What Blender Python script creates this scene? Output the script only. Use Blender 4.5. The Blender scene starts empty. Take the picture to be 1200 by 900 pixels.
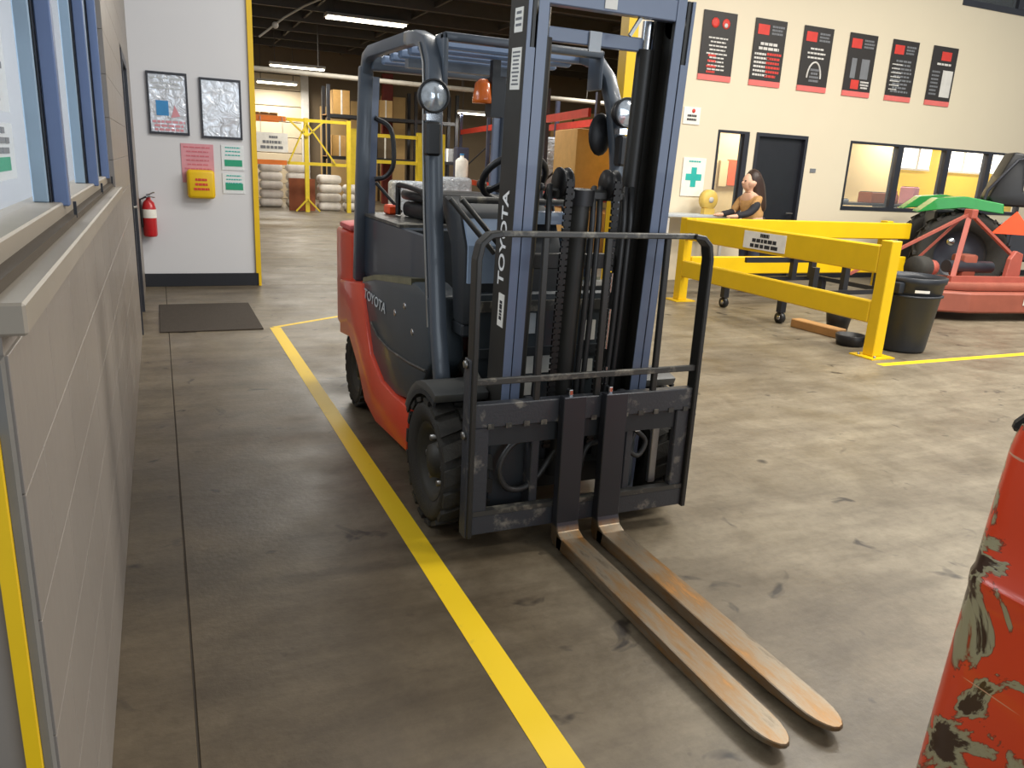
import bpy, bmesh, math, random
from mathutils import Vector, Matrix
random.seed(7)
sc = bpy.context.scene
COL = sc.collection

# ------------------------------------------------------------------ camera
F_PX, YAW, PITCH, ROLL = 912.0, 0.42737, 0.27380, 0.05221
cy_, sy_ = math.cos(YAW), math.sin(YAW); cp_, sp_ = math.cos(PITCH), math.sin(PITCH)
fw = Vector((sy_*cp_, cy_*cp_, -sp_)); rt = Vector((cy_, -sy_, 0)); up = rt.cross(fw)
r2 = math.cos(ROLL)*rt + math.sin(ROLL)*up; u2 = -math.sin(ROLL)*rt + math.cos(ROLL)*up
cam = bpy.data.cameras.new('camera'); camo = bpy.data.objects.new('camera', cam); COL.objects.link(camo)
cam.sensor_width = 36; cam.lens = F_PX*36/1200; cam.clip_start = 0.02; cam.clip_end = 200
m = Matrix((r2, u2, -fw)).transposed().to_4x4(); m.translation = Vector((0, 0, 1.5)); camo.matrix_world = m
sc.camera = camo

# ------------------------------------------------------------------ world, lights, exposure
w = bpy.data.worlds.new('world'); sc.world = w; w.use_nodes = True
bg = w.node_tree.nodes['Background']; bg.inputs[0].default_value = (0.93, 0.97, 1.0, 1); bg.inputs[1].default_value = 0.40
sc.view_settings.view_transform = 'Standard'; sc.view_settings.look = 'None'
sc.view_settings.exposure = 0.0; sc.view_settings.gamma = 1.0; sc.view_settings.use_curve_mapping = False

def area(name, loc, sx, sy, power, col=(1, .95, .86), rot=(0, 0, 0)):
    l = bpy.data.lights.new(name, 'AREA'); l.shape = 'RECTANGLE'; l.size = sx; l.size_y = sy; l.energy = power; l.color = col
    o = bpy.data.objects.new(name, l); COL.objects.link(o); o.location = loc; o.rotation_euler = rot
    return o
area('hall_lamp', (6.5, 5.2, 5.6), 2.4, .5, 185)
area('hall_lamp', (6.2, 2.4, 5.6), 2.4, .5, 300)
area('hall_lamp', (10.5, 5.2, 5.6), 2.4, .5, 180)
area('hall_lamp', (10.5, 3.0, 5.6), 2.4, .5, 300)
area('hall_lamp', (3.0, 6.0, 5.6), 2.4, .5, 120)
area('hall_lamp', (6.2, -0.6, 5.6), 2.4, .5, 170)
area('rear_daylight', (4.5, -6.0, 2.6), 7.0, 4.0, 330, (.80, .90, 1.0), (math.radians(90), 0, 0))  # unseen area lamp added behind the camera for daylight; no door built
area('unseen_office_lamp', (-1.6, 4.2, 3.1), 1.5, 2.0, 75, (.92, .96, 1.0))  # unseen lamp added to brighten the room behind the left windows
area('office_daylight', (-3.2, 3.0, 2.2), 4.5, 2.0, 70, (.66, .82, 1.0), (0, math.radians(-90), 0))

# ------------------------------------------------------------------ materials
def lin(c):
    return tuple(((v/255)/12.92 if v/255 <= .04045 else ((v/255+.055)/1.055)**2.4) for v in c) + (1,)
MATS = {}
def mat(name, col, rough=.5, metal=0.0, var=.12, scale=6.0, bump=0.0, spec=.5, col2=None, thr=None, emit=0, trans=0, alpha=1, coat=0):
    if name in MATS: return MATS[name]
    mt = bpy.data.materials.new(name); mt.use_nodes = True; nt = mt.node_tree; N = nt.nodes; L = nt.links
    b = N['Principled BSDF']; c = lin(col)
    b.inputs['Roughness'].default_value = rough; b.inputs['Metallic'].default_value = metal
    b.inputs['Specular IOR Level'].default_value = spec
    b.inputs['Coat Weight'].default_value = coat
    if trans: b.inputs['Transmission Weight'].default_value = trans
    if alpha < 1: b.inputs['Alpha'].default_value = alpha
    if emit:
        b.inputs['Emission Color'].default_value = c; b.inputs['Emission Strength'].default_value = emit
    tc = N.new('ShaderNodeTexCoord'); nz = N.new('ShaderNodeTexNoise'); nz.inputs['Scale'].default_value = scale
    nz.inputs['Detail'].default_value = 6; nz.inputs['Roughness'].default_value = .62
    L.new(tc.outputs['Object'], nz.inputs['Vector'])
    rp = N.new('ShaderNodeValToRGB')
    if col2 is None:
        rp.color_ramp.elements[0].position = .25; rp.color_ramp.elements[1].position = .75
        rp.color_ramp.elements[0].color = tuple(max(0, v*(1-var)) for v in c[:3]) + (1,)
        rp.color_ramp.elements[1].color = tuple(min(1, v*(1+var)) for v in c[:3]) + (1,)
    else:
        t0, t1 = thr or (.45, .55)
        rp.color_ramp.elements[0].position = t0; rp.color_ramp.elements[1].position = t1
        rp.color_ramp.elements[0].color = c; rp.color_ramp.elements[1].color = lin(col2)
    L.new(nz.outputs['Fac'], rp.inputs['Fac']); L.new(rp.outputs['Color'], b.inputs['Base Color'])
    if bump:
        n2 = N.new('ShaderNodeTexNoise'); n2.inputs['Scale'].default_value = scale*8; n2.inputs['Detail'].default_value = 3
        L.new(tc.outputs['Object'], n2.inputs['Vector'])
        bp = N.new('ShaderNodeBump'); bp.inputs['Strength'].default_value = bump; bp.inputs['Distance'].default_value = .01
        L.new(n2.outputs['Fac'], bp.inputs['Height']); L.new(bp.outputs['Normal'], b.inputs['Normal'])
    MATS[name] = mt
    return mt

def concrete():
    mt = bpy.data.materials.new('concrete_floor'); mt.use_nodes = True; nt = mt.node_tree; N = nt.nodes; L = nt.links
    b = N['Principled BSDF']; tc = N.new('ShaderNodeTexCoord')
    def noise(s, d=5, r=.6, dist=0.0):
        n = N.new('ShaderNodeTexNoise'); n.inputs['Scale'].default_value = s; n.inputs['Detail'].default_value = d
        n.inputs['Roughness'].default_value = r; n.inputs['Distortion'].default_value = dist
        L.new(tc.outputs['Object'], n.inputs['Vector']); return n
    def ramp(src, *els):
        r = N.new('ShaderNodeValToRGB'); e = r.color_ramp.elements
        e[0].position, e[0].color = els[0]; e[1].position, e[1].color = els[1]
        for p, c in els[2:]:
            q = e.new(p); q.color = c
        L.new(src, r.inputs['Fac']); return r
    def mix(kind, fac, a, bb):
        x = N.new('ShaderNodeMix'); x.data_type = 'RGBA'; x.blend_type = kind
        if isinstance(fac, float): x.inputs[0].default_value = fac
        else: L.new(fac, x.inputs[0])
        L.new(a, x.inputs[6]); L.new(bb, x.inputs[7]); return x.outputs[2]
    base = ramp(noise(.55, 6, .6).outputs['Fac'], (.3, lin((116, 106, 90))), (.72, lin((154, 143, 122))))
    mid = ramp(noise(3.2, 7, .68, .4).outputs['Fac'], (.33, (.62, .60, .57, 1)), (.62, (1, 1, 1, 1)))
    c = mix('MULTIPLY', .85, base.outputs['Color'], mid.outputs['Color'])
    fine = ramp(noise(26, 5, .7).outputs['Fac'], (.36, (.72, .7, .66, 1)), (.56, (1, 1, 1, 1)))
    c = mix('MULTIPLY', .5, c, fine.outputs['Color'])
    # oil spots
    sp = ramp(noise(5.3, 3, .5, .8).outputs['Fac'], (.66, (0, 0, 0, 1)), (.74, (1, 1, 1, 1)))
    dk = N.new('ShaderNodeRGB'); dk.outputs[0].default_value = lin((58, 50, 42))
    c = mix('MIX', sp.outputs['Color'], c, dk.outputs[0])
    # faded reddish paint traces
    rd = ramp(noise(1.1, 6, .75, .5).outputs['Fac'], (.66, (0, 0, 0, 1)), (.78, (.4, .4, .4, 1)))
    rc = N.new('ShaderNodeRGB'); rc.outputs[0].default_value = lin((158, 112, 100))
    c = mix('MIX', rd.outputs['Color'], c, rc.outputs[0])
    # the walkway and truck lane by the wall is darker and browner (world x below about 2)
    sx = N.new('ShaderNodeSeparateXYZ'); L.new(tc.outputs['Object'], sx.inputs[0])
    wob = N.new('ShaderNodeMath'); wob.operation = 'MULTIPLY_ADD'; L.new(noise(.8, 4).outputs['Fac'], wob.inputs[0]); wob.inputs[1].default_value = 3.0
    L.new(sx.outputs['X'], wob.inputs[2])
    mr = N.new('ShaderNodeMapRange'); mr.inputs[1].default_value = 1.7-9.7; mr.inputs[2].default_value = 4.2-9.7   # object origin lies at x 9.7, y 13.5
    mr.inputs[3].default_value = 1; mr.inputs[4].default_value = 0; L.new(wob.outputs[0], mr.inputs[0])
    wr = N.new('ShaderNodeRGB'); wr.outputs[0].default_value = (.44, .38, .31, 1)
    # the browning fades out towards the far end of the lane
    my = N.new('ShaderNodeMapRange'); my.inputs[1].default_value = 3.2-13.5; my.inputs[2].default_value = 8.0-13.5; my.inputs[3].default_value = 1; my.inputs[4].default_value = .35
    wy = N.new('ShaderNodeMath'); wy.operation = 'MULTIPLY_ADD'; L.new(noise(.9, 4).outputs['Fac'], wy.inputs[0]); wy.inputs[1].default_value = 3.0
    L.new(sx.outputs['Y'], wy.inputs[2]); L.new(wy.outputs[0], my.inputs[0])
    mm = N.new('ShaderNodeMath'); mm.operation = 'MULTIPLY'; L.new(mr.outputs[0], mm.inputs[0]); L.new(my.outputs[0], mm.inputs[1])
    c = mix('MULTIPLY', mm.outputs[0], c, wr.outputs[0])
    # mop and tyre streaks across the lane
    mp = N.new('ShaderNodeMapping'); mp.inputs['Scale'].default_value = (.7, 4.5, 1); L.new(tc.outputs['Object'], mp.inputs['Vector'])
    sn = N.new('ShaderNodeTexNoise'); sn.inputs['Scale'].default_value = 1.3; sn.inputs['Detail'].default_value = 6; sn.inputs['Roughness'].default_value = .65; L.new(mp.outputs[0], sn.inputs['Vector'])
    st_ = ramp(sn.outputs['Fac'], (.34, (.58, .55, .52, 1)), (.60, (1.0, 1.0, 1.0, 1)))
    c = mix('MULTIPLY', .75, c, st_.outputs['Color'])
    L.new(c, b.inputs['Base Color'])
    rr = ramp(noise(2.2, 5).outputs['Fac'], (.3, (.34, .34, .34, 1)), (.7, (.56, .56, .56, 1)))
    L.new(rr.outputs['Color'], b.inputs['Roughness'])
    bp = N.new('ShaderNodeBump'); bp.inputs['Strength'].default_value = .12; bp.inputs['Distance'].default_value = .01
    L.new(noise(40, 4).outputs['Fac'], bp.inputs['Height']); L.new(bp.outputs['Normal'], b.inputs['Normal'])
    MATS['concrete'] = mt; return mt
concrete()
def fork_steel():
    mt = bpy.data.materials.new('worn_fork_steel'); mt.use_nodes = True; nt = mt.node_tree; N = nt.nodes; L = nt.links
    b = N['Principled BSDF']; tc = N.new('ShaderNodeTexCoord'); mp = N.new('ShaderNodeMapping')
    mp.inputs['Scale'].default_value = (14, 3, 14); L.new(tc.outputs['Object'], mp.inputs['Vector'])
    nz = N.new('ShaderNodeTexNoise'); nz.inputs['Scale'].default_value = 1; nz.inputs['Detail'].default_value = 7; nz.inputs['Roughness'].default_value = .7
    L.new(mp.outputs[0], nz.inputs['Vector'])
    rp = N.new('ShaderNodeValToRGB'); e = rp.color_ramp.elements
    e[0].position = .3; e[0].color = lin((84, 70, 55)); e[1].position = .76; e[1].color = lin((190, 128, 56))
    q = e.new(.44); q.color = lin((136, 124, 106)); q = e.new(.60); q.color = lin((138, 106, 68))
    L.new(nz.outputs['Fac'], rp.inputs['Fac'])
    sx = N.new('ShaderNodeSeparateXYZ'); L.new(tc.outputs['Object'], sx.inputs[0])
    mr = N.new('ShaderNodeMapRange'); mr.inputs[1].default_value = .085; mr.inputs[2].default_value = .10   # shank keeps black paint
    L.new(sx.outputs['Z'], mr.inputs[0])
    mx = N.new('ShaderNodeMix'); mx.data_type = 'RGBA'; L.new(mr.outputs[0], mx.inputs[0]); L.new(rp.outputs[0], mx.inputs[6]); mx.inputs[7].default_value = lin((66, 68, 74))
    L.new(mx.outputs[2], b.inputs['Base Color'])
    b.inputs['Metallic'].default_value = .55; b.inputs['Roughness'].default_value = .36
    MATS['fork'] = mt; return mt
fork_steel()
def scraped_red():
    mt = bpy.data.materials.new('scraped_red_paint'); mt.use_nodes = True; nt = mt.node_tree; N = nt.nodes; L = nt.links
    b = N['Principled BSDF']; tc = N.new('ShaderNodeTexCoord')
    nz = N.new('ShaderNodeTexNoise'); nz.inputs['Scale'].default_value = 5.0; nz.inputs['Detail'].default_value = 6; nz.inputs['Roughness'].default_value = .58; nz.inputs['Distortion'].default_value = .7
    L.new(tc.outputs['Object'], nz.inputs['Vector'])
    sx = N.new('ShaderNodeSeparateXYZ'); L.new(tc.outputs['Object'], sx.inputs[0])
    mr = N.new('ShaderNodeMapRange'); mr.inputs[1].default_value = -.05; mr.inputs[2].default_value = .22; mr.inputs[3].default_value = 0; mr.inputs[4].default_value = .055   # knocks along the corner
    L.new(sx.outputs['Y'], mr.inputs[0]); ad = N.new('ShaderNodeMath'); ad.operation = 'ADD'; L.new(nz.outputs['Fac'], ad.inputs[0]); L.new(mr.outputs[0], ad.inputs[1])
    rp = N.new('ShaderNodeValToRGB'); e = rp.color_ramp.elements
    e[0].position = 0; e[0].color = lin((236, 74, 40)); e[1].position = 1; e[1].color = lin((66, 46, 34))
    for p, c in ((.525, (238, 78, 42)), (.535, (150, 60, 40)), (.55, (172, 166, 132)), (.58, (176, 170, 138)), (.60, (70, 50, 38))):
        q = e.new(p); q.color = lin(c)
    L.new(ad.outputs[0], rp.inputs['Fac'])
    mp = N.new('ShaderNodeMapping'); mp.inputs['Rotation'].default_value = (.5, 0, 0); mp.inputs['Scale'].default_value = (3, 3, 60); L.new(tc.outputs['Object'], mp.inputs['Vector'])
    n3 = N.new('ShaderNodeTexNoise'); n3.inputs['Scale'].default_value = 1.0; n3.inputs['Detail'].default_value = 2; L.new(mp.outputs[0], n3.inputs['Vector'])
    r3 = N.new('ShaderNodeValToRGB'); r3.color_ramp.elements[0].position = .72; r3.color_ramp.elements[1].position = .76; L.new(n3.outputs['Fac'], r3.inputs['Fac'])
    mx = N.new('ShaderNodeMix'); mx.data_type = 'RGBA'; L.new(r3.outputs[0], mx.inputs[0]); L.new(rp.outputs[0], mx.inputs[6]); mx.inputs[7].default_value = lin((226, 180, 150))
    L.new(mx.outputs[2], b.inputs['Base Color'])
    b.inputs['Roughness'].default_value = .30; b.inputs['Coat Weight'].default_value = .3
    bp = N.new('ShaderNodeBump'); bp.inputs['Strength'].default_value = .25; bp.inputs['Distance'].default_value = .01
    L.new(rp.outputs[0], bp.inputs['Height']); L.new(bp.outputs['Normal'], b.inputs['Normal'])
    MATS['scraped_red'] = mt; return mt
scraped_red()

mat('grey_block', (133, 125, 117), .40, var=.05, scale=3, bump=.12)
mat('mortar', (122, 115, 107), .8, var=.08)
mat('white_wall', (216, 217, 221), .6, var=.02, scale=1)
mat('cream_wall', (226, 213, 187), .65, var=.025, scale=.8)
mat('yellow_paint', (232, 190, 12), .42, var=.06, scale=4)
mat('line_yellow', (238, 200, 24), .5, col2=(196, 168, 52), thr=(.62, .8), scale=9)
mat('black_base', (34, 36, 42), .4)
mat('dark_frame', (44, 46, 54), .4)
mat('blue_alu', (150, 172, 192), .32, metal=.35, var=.05)
mat('blue_alu_dark', (104, 122, 160), .35, metal=.3, var=.05)
mat('sill', (146, 137, 124), .4, var=.06)
mat('glass', (200, 210, 215), .04, alpha=.07, spec=.8)
mat('paper', (226, 230, 232), .35, var=.05, scale=10, bump=.3)
mat('plastic_sleeve', (216, 222, 232), .12, var=.22, scale=2.4, bump=1.0, coat=.8)
mat('print_dark', (40, 40, 44), .6)
mat('print_grey', (120, 122, 126), .6)
mat('print_white', (214, 210, 204), .6)
mat('print_red', (214, 62, 52), .55)
mat('print_green', (40, 158, 120), .55)
mat('print_blue', (60, 140, 200), .55)
mat('print_teal', (44, 178, 168), .5)
mat('pink_paper', (214, 150, 160), .6)
mat('print_pink', (204, 112, 124), .6)
mat('red_ext', (190, 26, 34), .3, coat=.4)
mat('white_label', (240, 237, 228), .5)
mat('rubber_mat', (66, 58, 50), .9, var=.15, scale=30, bump=.4)
mat('banner_black', (46, 42, 40), .5)
mat('banner_strip', (226, 112, 106), .5)
mat('warehouse_ceiling', (52, 50, 48), .8)
mat('joist', (70, 67, 63), .7)
mat('warehouse_wall', (112, 98, 78), .8, var=.15, scale=.6)
mat('shade_brown', (96, 82, 62), .8)
mat('garage_door', (196, 180, 152), .6, var=.04)
mat('pipe_white', (186, 180, 168), .5)
mat('lamp', (255, 246, 224), .5, emit=7)
mat('lamp_body', (206, 202, 194), .5)
mat('rack_orange', (224, 118, 34), .5)
mat('rack_yellow', (232, 204, 48), .5)
mat('rack_red', (212, 52, 34), .45)
mat('cardboard', (208, 164, 98), .75, var=.1)
mat('board_tan', (206, 172, 116), .75, var=.1, scale=2)
mat('white_bag', (232, 227, 220), .5, var=.15, scale=6, bump=.6)
mat('shrink_wrap', (176, 184, 194), .2, var=.5, scale=5, bump=1.0, coat=.3)
mat('brown_panel', (140, 74, 40), .6)
mat('wood', (170, 128, 78), .7, var=.15)
def crinkle(name, amt=.06):
    nt = MATS[name].node_tree
    for n in nt.nodes:
        if n.type == 'BUMP': n.inputs['Distance'].default_value = amt; n.inputs['Strength'].default_value = 1
        if n.type == 'TEX_NOISE' and n.inputs['Detail'].default_value == 3: n.inputs['Scale'].default_value = 9; n.inputs['Distortion'].default_value = 1.2; n.inputs['Roughness'].default_value = .4
crinkle('plastic_sleeve', .03); crinkle('shrink_wrap', .05); MATS['plastic_sleeve'].node_tree.nodes['Principled BSDF'].inputs['Metallic'].default_value = .15
# forklift
mat('truck_red', (216, 70, 44), .38, var=.05, coat=.3)
mat('truck_red_faded', (206, 96, 96), .5, var=.06)
mat('truck_grey', (58, 66, 72), .42, var=.08, coat=.15)
mat('truck_dark', (40, 44, 48), .5, var=.1)
mat('guard_paint', (78, 86, 96), .34, var=.06, coat=.2)
mat('mast_black', (42, 41, 38), .45, var=.12, scale=12)
mat('blue_sheen', (104, 116, 140), .34, var=.06, coat=.2)  # dark steel with its bluish daylight reflection put into the colour
mat('carriage_black', (60, 62, 67), .42, col2=(128, 124, 116), thr=(.58, .70), scale=11, bump=.15)
mat('worn_black', (66, 65, 62), .45, col2=(142, 136, 122), thr=(.52, .68), scale=14)
mat('tyre', (46, 44, 40), .8, var=.15, scale=14, bump=.2)
mat('rim', (50, 49, 44), .55, var=.2, scale=14)
mat('black_plastic', (26, 26, 28), .45)
mat('hose', (48, 48, 48), .45)
mat('chrome', (200, 202, 206), .18, metal=1)
mat('lens', (206, 214, 222), .12, var=.3, scale=40, metal=.6)
mat('orange_lens', (214, 104, 34), .25, coat=.5)
mat('dash_sheen', (138, 156, 180), .25, var=.1, coat=.4)  # bluish reflection on the cowl put into the base colour
mat('steel', (150, 148, 144), .35, metal=.8)
mat('chain', (34, 33, 32), .45, metal=.3)
mat('mower_red', (148, 80, 62), .6, var=.16, scale=5)
mat('mower_bar', (166, 84, 70), .55, var=.12)
mat('tractor_green', (30, 140, 58), .4, coat=.3)
mat('safety_orange', (255, 84, 30), .4)
mat('can_plastic', (36, 40, 47), .42, var=.08)
mat('skin', (222, 176, 148), .5, var=.04)
mat('hair', (54, 36, 28), .45, var=.25, scale=18)
mat('tan_cloth', (190, 146, 92), .8, var=.2, scale=14)
mat('dark_cloth', (40, 40, 46), .8)
mat('denim', (50, 58, 78), .8)
mat('office_cream', (236, 212, 160), .7, var=.03)
mat('office_yellow', (236, 200, 70), .6, var=.04)
mat('window_light', (255, 252, 244), .5, emit=2.2)
mat('screen_orange', (230, 98, 50), .5)
mat('pale_yellow', (226, 192, 96), .5)
mat('cap_pale', (190, 196, 200), .4)

# ------------------------------------------------------------------ mesh builder
ORI = {}
class MB:
    def __init__(s): s.v = []; s.f = []; s.sm = []
    def add(s, vs, fs, smooth=False):
        o = len(s.v); s.v += [Vector(p) for p in vs]; s.f += [tuple(i+o for i in f) for f in fs]; s.sm += [smooth]*len(fs); return s
    def box(s, x0, x1, y0, y1, z0, z1, M=None):
        vs = [Vector(p) for p in ((x0,y0,z0),(x1,y0,z0),(x1,y1,z0),(x0,y1,z0),(x0,y0,z1),(x1,y0,z1),(x1,y1,z1),(x0,y1,z1))]
        if M: vs = [M @ p for p in vs]
        return s.add(vs, [(0,3,2,1),(4,5,6,7),(0,1,5,4),(1,2,6,5),(2,3,7,6),(3,0,4,7)])
    def bar(s, a, b, wd, h, upv=(0, 0, 1)):
        a = Vector(a); b = Vector(b); d = (b-a).normalized(); u = Vector(upv)
        sd = d.cross(u)
        if sd.length < 1e-4: sd = d.cross(Vector((1, 0, 0)))
        sd.normalize(); u = sd.cross(d).normalized()
        vs = [p + sd*i*wd/2 + u*j*h/2 for p in (a, b) for i, j in ((-1,-1),(1,-1),(1,1),(-1,1))]
        return s.add(vs, [(0,3,2,1),(4,5,6,7),(0,1,5,4),(1,2,6,5),(2,3,7,6),(3,0,4,7)])
    def prism(s, poly, axis, a, b):
        n = len(poly); put = {'x': lambda t, p: (t, p[0], p[1]), 'y': lambda t, p: (p[0], t, p[1]), 'z': lambda t, p: (p[0], p[1], t)}[axis]
        vs = [put(a, p) for p in poly] + [put(b, p) for p in poly]
        return s.add(vs, [tuple(range(n))[::-1], tuple(range(n, 2*n))] + [(i, (i+1) % n, n+(i+1) % n, n+i) for i in range(n)])
    def tube(s, path, r, n=8, closed=False, caps=True):
        P = [Vector(p) for p in path]; k = len(P); rr = r if isinstance(r, (list, tuple)) else [r]*k
        vs = []; fs = []; prev = None
        for i, p in enumerate(P):
            if closed: t = P[(i+1) % k]-P[i-1]
            else: t = P[min(i+1, k-1)]-P[max(i-1, 0)]
            t.normalize()
            if prev is None:
                q = t.cross(Vector((0, 0, 1)))
                if q.length < .05: q = t.cross(Vector((1, 0, 0)))
            else: q = prev - t*prev.dot(t)
            q.normalize(); prev = q; e = t.cross(q)
            vs += [p + (q*math.cos(2*math.pi*j/n)+e*math.sin(2*math.pi*j/n))*rr[i] for j in range(n)]
        for i in range(k if closed else k-1):
            a = i*n; b2 = ((i+1) % k)*n
            fs += [(a+j, a+(j+1) % n, b2+(j+1) % n, b2+j) for j in range(n)]
        s.add(vs, fs, True)
        if caps and not closed:
            s.add(vs[:n], [tuple(range(n))[::-1]]); s.add(vs[-n:], [tuple(range(n))])
        return s
    def lathe(s, prof, c, axis='z', n=24, closed=False):
        c = Vector(c); vs = []; fs = []
        for r, h in prof:
            for j in range(n):
                a = 2*math.pi*j/n; u, v = r*math.cos(a), r*math.sin(a)
                vs.append(c + Vector({'z': (u, v, h), 'x': (h, u, v), 'y': (u, h, v)}[axis]))
        k = len(prof)
        for i in range(k if closed else k-1):
            a = i*n; b = ((i+1) % k)*n
            fs += [(a+j, a+(j+1) % n, b+(j+1) % n, b+j) for j in range(n)]
        return s.add(vs, fs, True)
    def ball(s, c, r, n=10, sc_=(1, 1, 1)):
        pr = [(max(1e-4, r*math.sin(math.pi*i/n)), -r*math.cos(math.pi*i/n)) for i in range(n+1)]
        t = MB().lathe(pr, (0, 0, 0), 'z', n*2)
        return s.add([Vector(c)+Vector((p.x*sc_[0], p.y*sc_[1], p.z*sc_[2])) for p in t.v], t.f, True)
    def build(s, name, material, parent=None, bevel=0.0, seg=1, smooth=None, mod=None):
        if parent is None:
            xs = [p.x for p in s.v]; ys = [p.y for p in s.v]; zs = [p.z for p in s.v]
            o = Vector(((min(xs)+max(xs))/2, (min(ys)+max(ys))/2, min(zs)))
        else: o = ORI[parent.name]
        me = bpy.data.meshes.new(name); me.from_pydata([p-o for p in s.v], [], s.f)
        for p, q in zip(me.polygons, s.sm): p.use_smooth = q if smooth is None else smooth
        bm = bmesh.new(); bm.from_mesh(me)
        bmesh.ops.recalc_face_normals(bm, faces=bm.faces)
        if bevel:
            ed = [e for e in bm.edges if len(e.link_faces) == 2 and e.calc_face_angle(0) > .6]
            bmesh.ops.bevel(bm, geom=ed, offset=bevel, segments=seg, profile=.5, affect='EDGES', clamp_overlap=True)
            if seg > 1:
                for f in bm.faces: f.smooth = True
        bm.to_mesh(me); bm.free()
        if seg > 1 and bevel: me.set_sharp_from_angle(angle=.7)
        me.materials.append(MATS[material] if isinstance(material, str) else material)
        ob = bpy.data.objects.new(name, me); COL.objects.link(ob); ORI[ob.name] = o
        if parent is None: ob.location = o
        else: ob.parent = parent
        return ob
def smooth(pts, n=5):
    P = [Vector(p) for p in pts]; P = [2*P[0]-P[1]] + P + [2*P[-1]-P[-2]]; out = []
    for i in range(1, len(P)-2):
        for k in range(n):
            t = k/n; a, b, c, d = P[i-1:i+3]
            out.append(.5*((2*b)+(c-a)*t+(2*a-5*b+4*c-d)*t*t+(3*b-a-3*c+d)*t**3))
    return out+[P[-2]]
def B(*a): return MB().box(*a)
def tag(o, label, cat, group=None):
    o['label'] = label; o['category'] = cat
    if group: o['group'] = group
    return o
def empty(name, loc, label=None, cat=None, group=None):
    o = bpy.data.objects.new(name, None); COL.objects.link(o); o.location = loc; ORI[o.name] = Vector(loc); o.empty_display_size = .1
    if label: tag(o, label, cat, group)
    return o
def struct(o): o['kind'] = 'structure'; return o
def lab(o, l): o['label'] = l; return o
def text(s, size, material, parent, org, right, upv, name='lettering', shear=0, depth=.0015, bold=0.0, stretch=1.0):
    cu = bpy.data.curves.new('txt', 'FONT'); cu.body = s; cu.size = size; cu.extrude = depth; cu.shear = shear; cu.offset = bold
    to = bpy.data.objects.new('txt', cu); COL.objects.link(to)
    dg = bpy.context.evaluated_depsgraph_get(); dg.update()
    me = bpy.data.meshes.new_from_object(to.evaluated_get(dg)); bpy.data.objects.remove(to)
    right = Vector(right).normalized(); upv = Vector(upv).normalized(); nr = right.cross(upv); o = ORI[parent.name]
    for v in me.vertices:
        v.co = Vector(org) + right*v.co.x*stretch + upv*v.co.y + nr*v.co.z - o
    me.materials.clear(); me.materials.append(MATS[material]); me.name = name
    ob = bpy.data.objects.new(name, me); COL.objects.link(ob); ob.parent = parent; ORI[ob.name] = o
    return ob
def textlines(parent, name, material, org, right, upv, width, rows, rh, rnd, fill=.6, center=True, th=.002):
    """rows of unreadable small print: short dashes of word length"""
    right = Vector(right).normalized(); upv = Vector(upv).normalized(); nr = right.cross(upv); mb = MB(); org = Vector(org)
    for k in range(rows):
        x = width*rnd.uniform(0, .18) if center else 0; end = width - (x if center else width*rnd.uniform(0, .3))
        while x < end-.01*width:
            l = min(width*rnd.uniform(.08, .2), end-x)
            a = org + right*x - upv*k*rh; q = [a, a+right*l, a+right*l-upv*rh*fill, a-upv*rh*fill]
            mb.add(q + [p+nr*th for p in q], [(0,1,2,3),(7,6,5,4),(0,4,5,1),(1,5,6,2),(2,6,7,3),(3,7,4,0)])
            x += l + width*.03
    o = mb.build(name, material, parent); o['kind'] = 'stuff'; return o

# ================================================================== SETTING
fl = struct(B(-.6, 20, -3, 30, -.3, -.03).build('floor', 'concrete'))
def slab(x0, x1, y0, y1):
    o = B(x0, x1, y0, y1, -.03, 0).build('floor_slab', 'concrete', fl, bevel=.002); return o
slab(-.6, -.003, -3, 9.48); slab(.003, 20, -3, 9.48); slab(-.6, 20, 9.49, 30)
mat('joint_dirt', (62, 55, 47), .95)
B(-.003, .003, -3, 9.48, -.03, -.003).build('joint_filler', 'joint_dirt', fl)

tag(B(.825, .918, -1.5, 7.07, 0, .0015).build('floor_line', 'line_yellow'), 'long yellow painted line on the floor beside the forklift', 'floor marking')
tag(MB().bar((.86, 7.08, .00075), (1.62, 7.55, .00075), .05, .0015).build('floor_line', 'line_yellow'), 'thin faded yellow line going off from the far end of the long line', 'floor marking')
tag(B(5.60, 11.5, 4.62, 4.70, 0, .0015).build('floor_line', 'line_yellow'), 'yellow floor line in front of the guardrail and trash can', 'floor marking')
tag(B(-.07, .765, 7.0, 8.29, 0, .012).build('floor_mat', 'rubber_mat', bevel=.004), 'dark brown rubber mat on the floor before the white end wall', 'floor mat')

# --- left wall of painted blocks with windows and a door
WL = struct(MB().box(-.36, -.222, 1.2, 9.48, 0, 1.22).box(-.36, -.222, 4.55, 6.95, 1.22, 5.2).box(-.36, -.222, 8.05, 9.48, 1.22, 5.2)
            .box(-.36, -.222, 1.2, 4.55, 3.05, 5.2).box(-.36, -.222, 6.95, 8.05, 2.2, 5.2).build('wall_left', 'mortar'))
B(-.222, -.2, 1.2, 9.48, 3.05, 5.2).build('upper_wall', 'grey_block', WL)
BH, BL, J = .2033, .4066, .0015
def keep(y0, y1, z0, z1):
    segs = [(y0, y1)]
    if z1 > 1.23: segs = [(max(a, 4.55), b) for a, b in segs if b > 4.58]
    if z0 < 2.2:
        out = []
        for a, b in segs:
            if b <= 6.95 or a >= 8.05: out.append((a, b))
            else:
                if a < 6.93: out.append((a, 6.95))
                if b > 8.07: out.append((8.05, b))
        segs = out
    return segs
proto = {}
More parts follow.
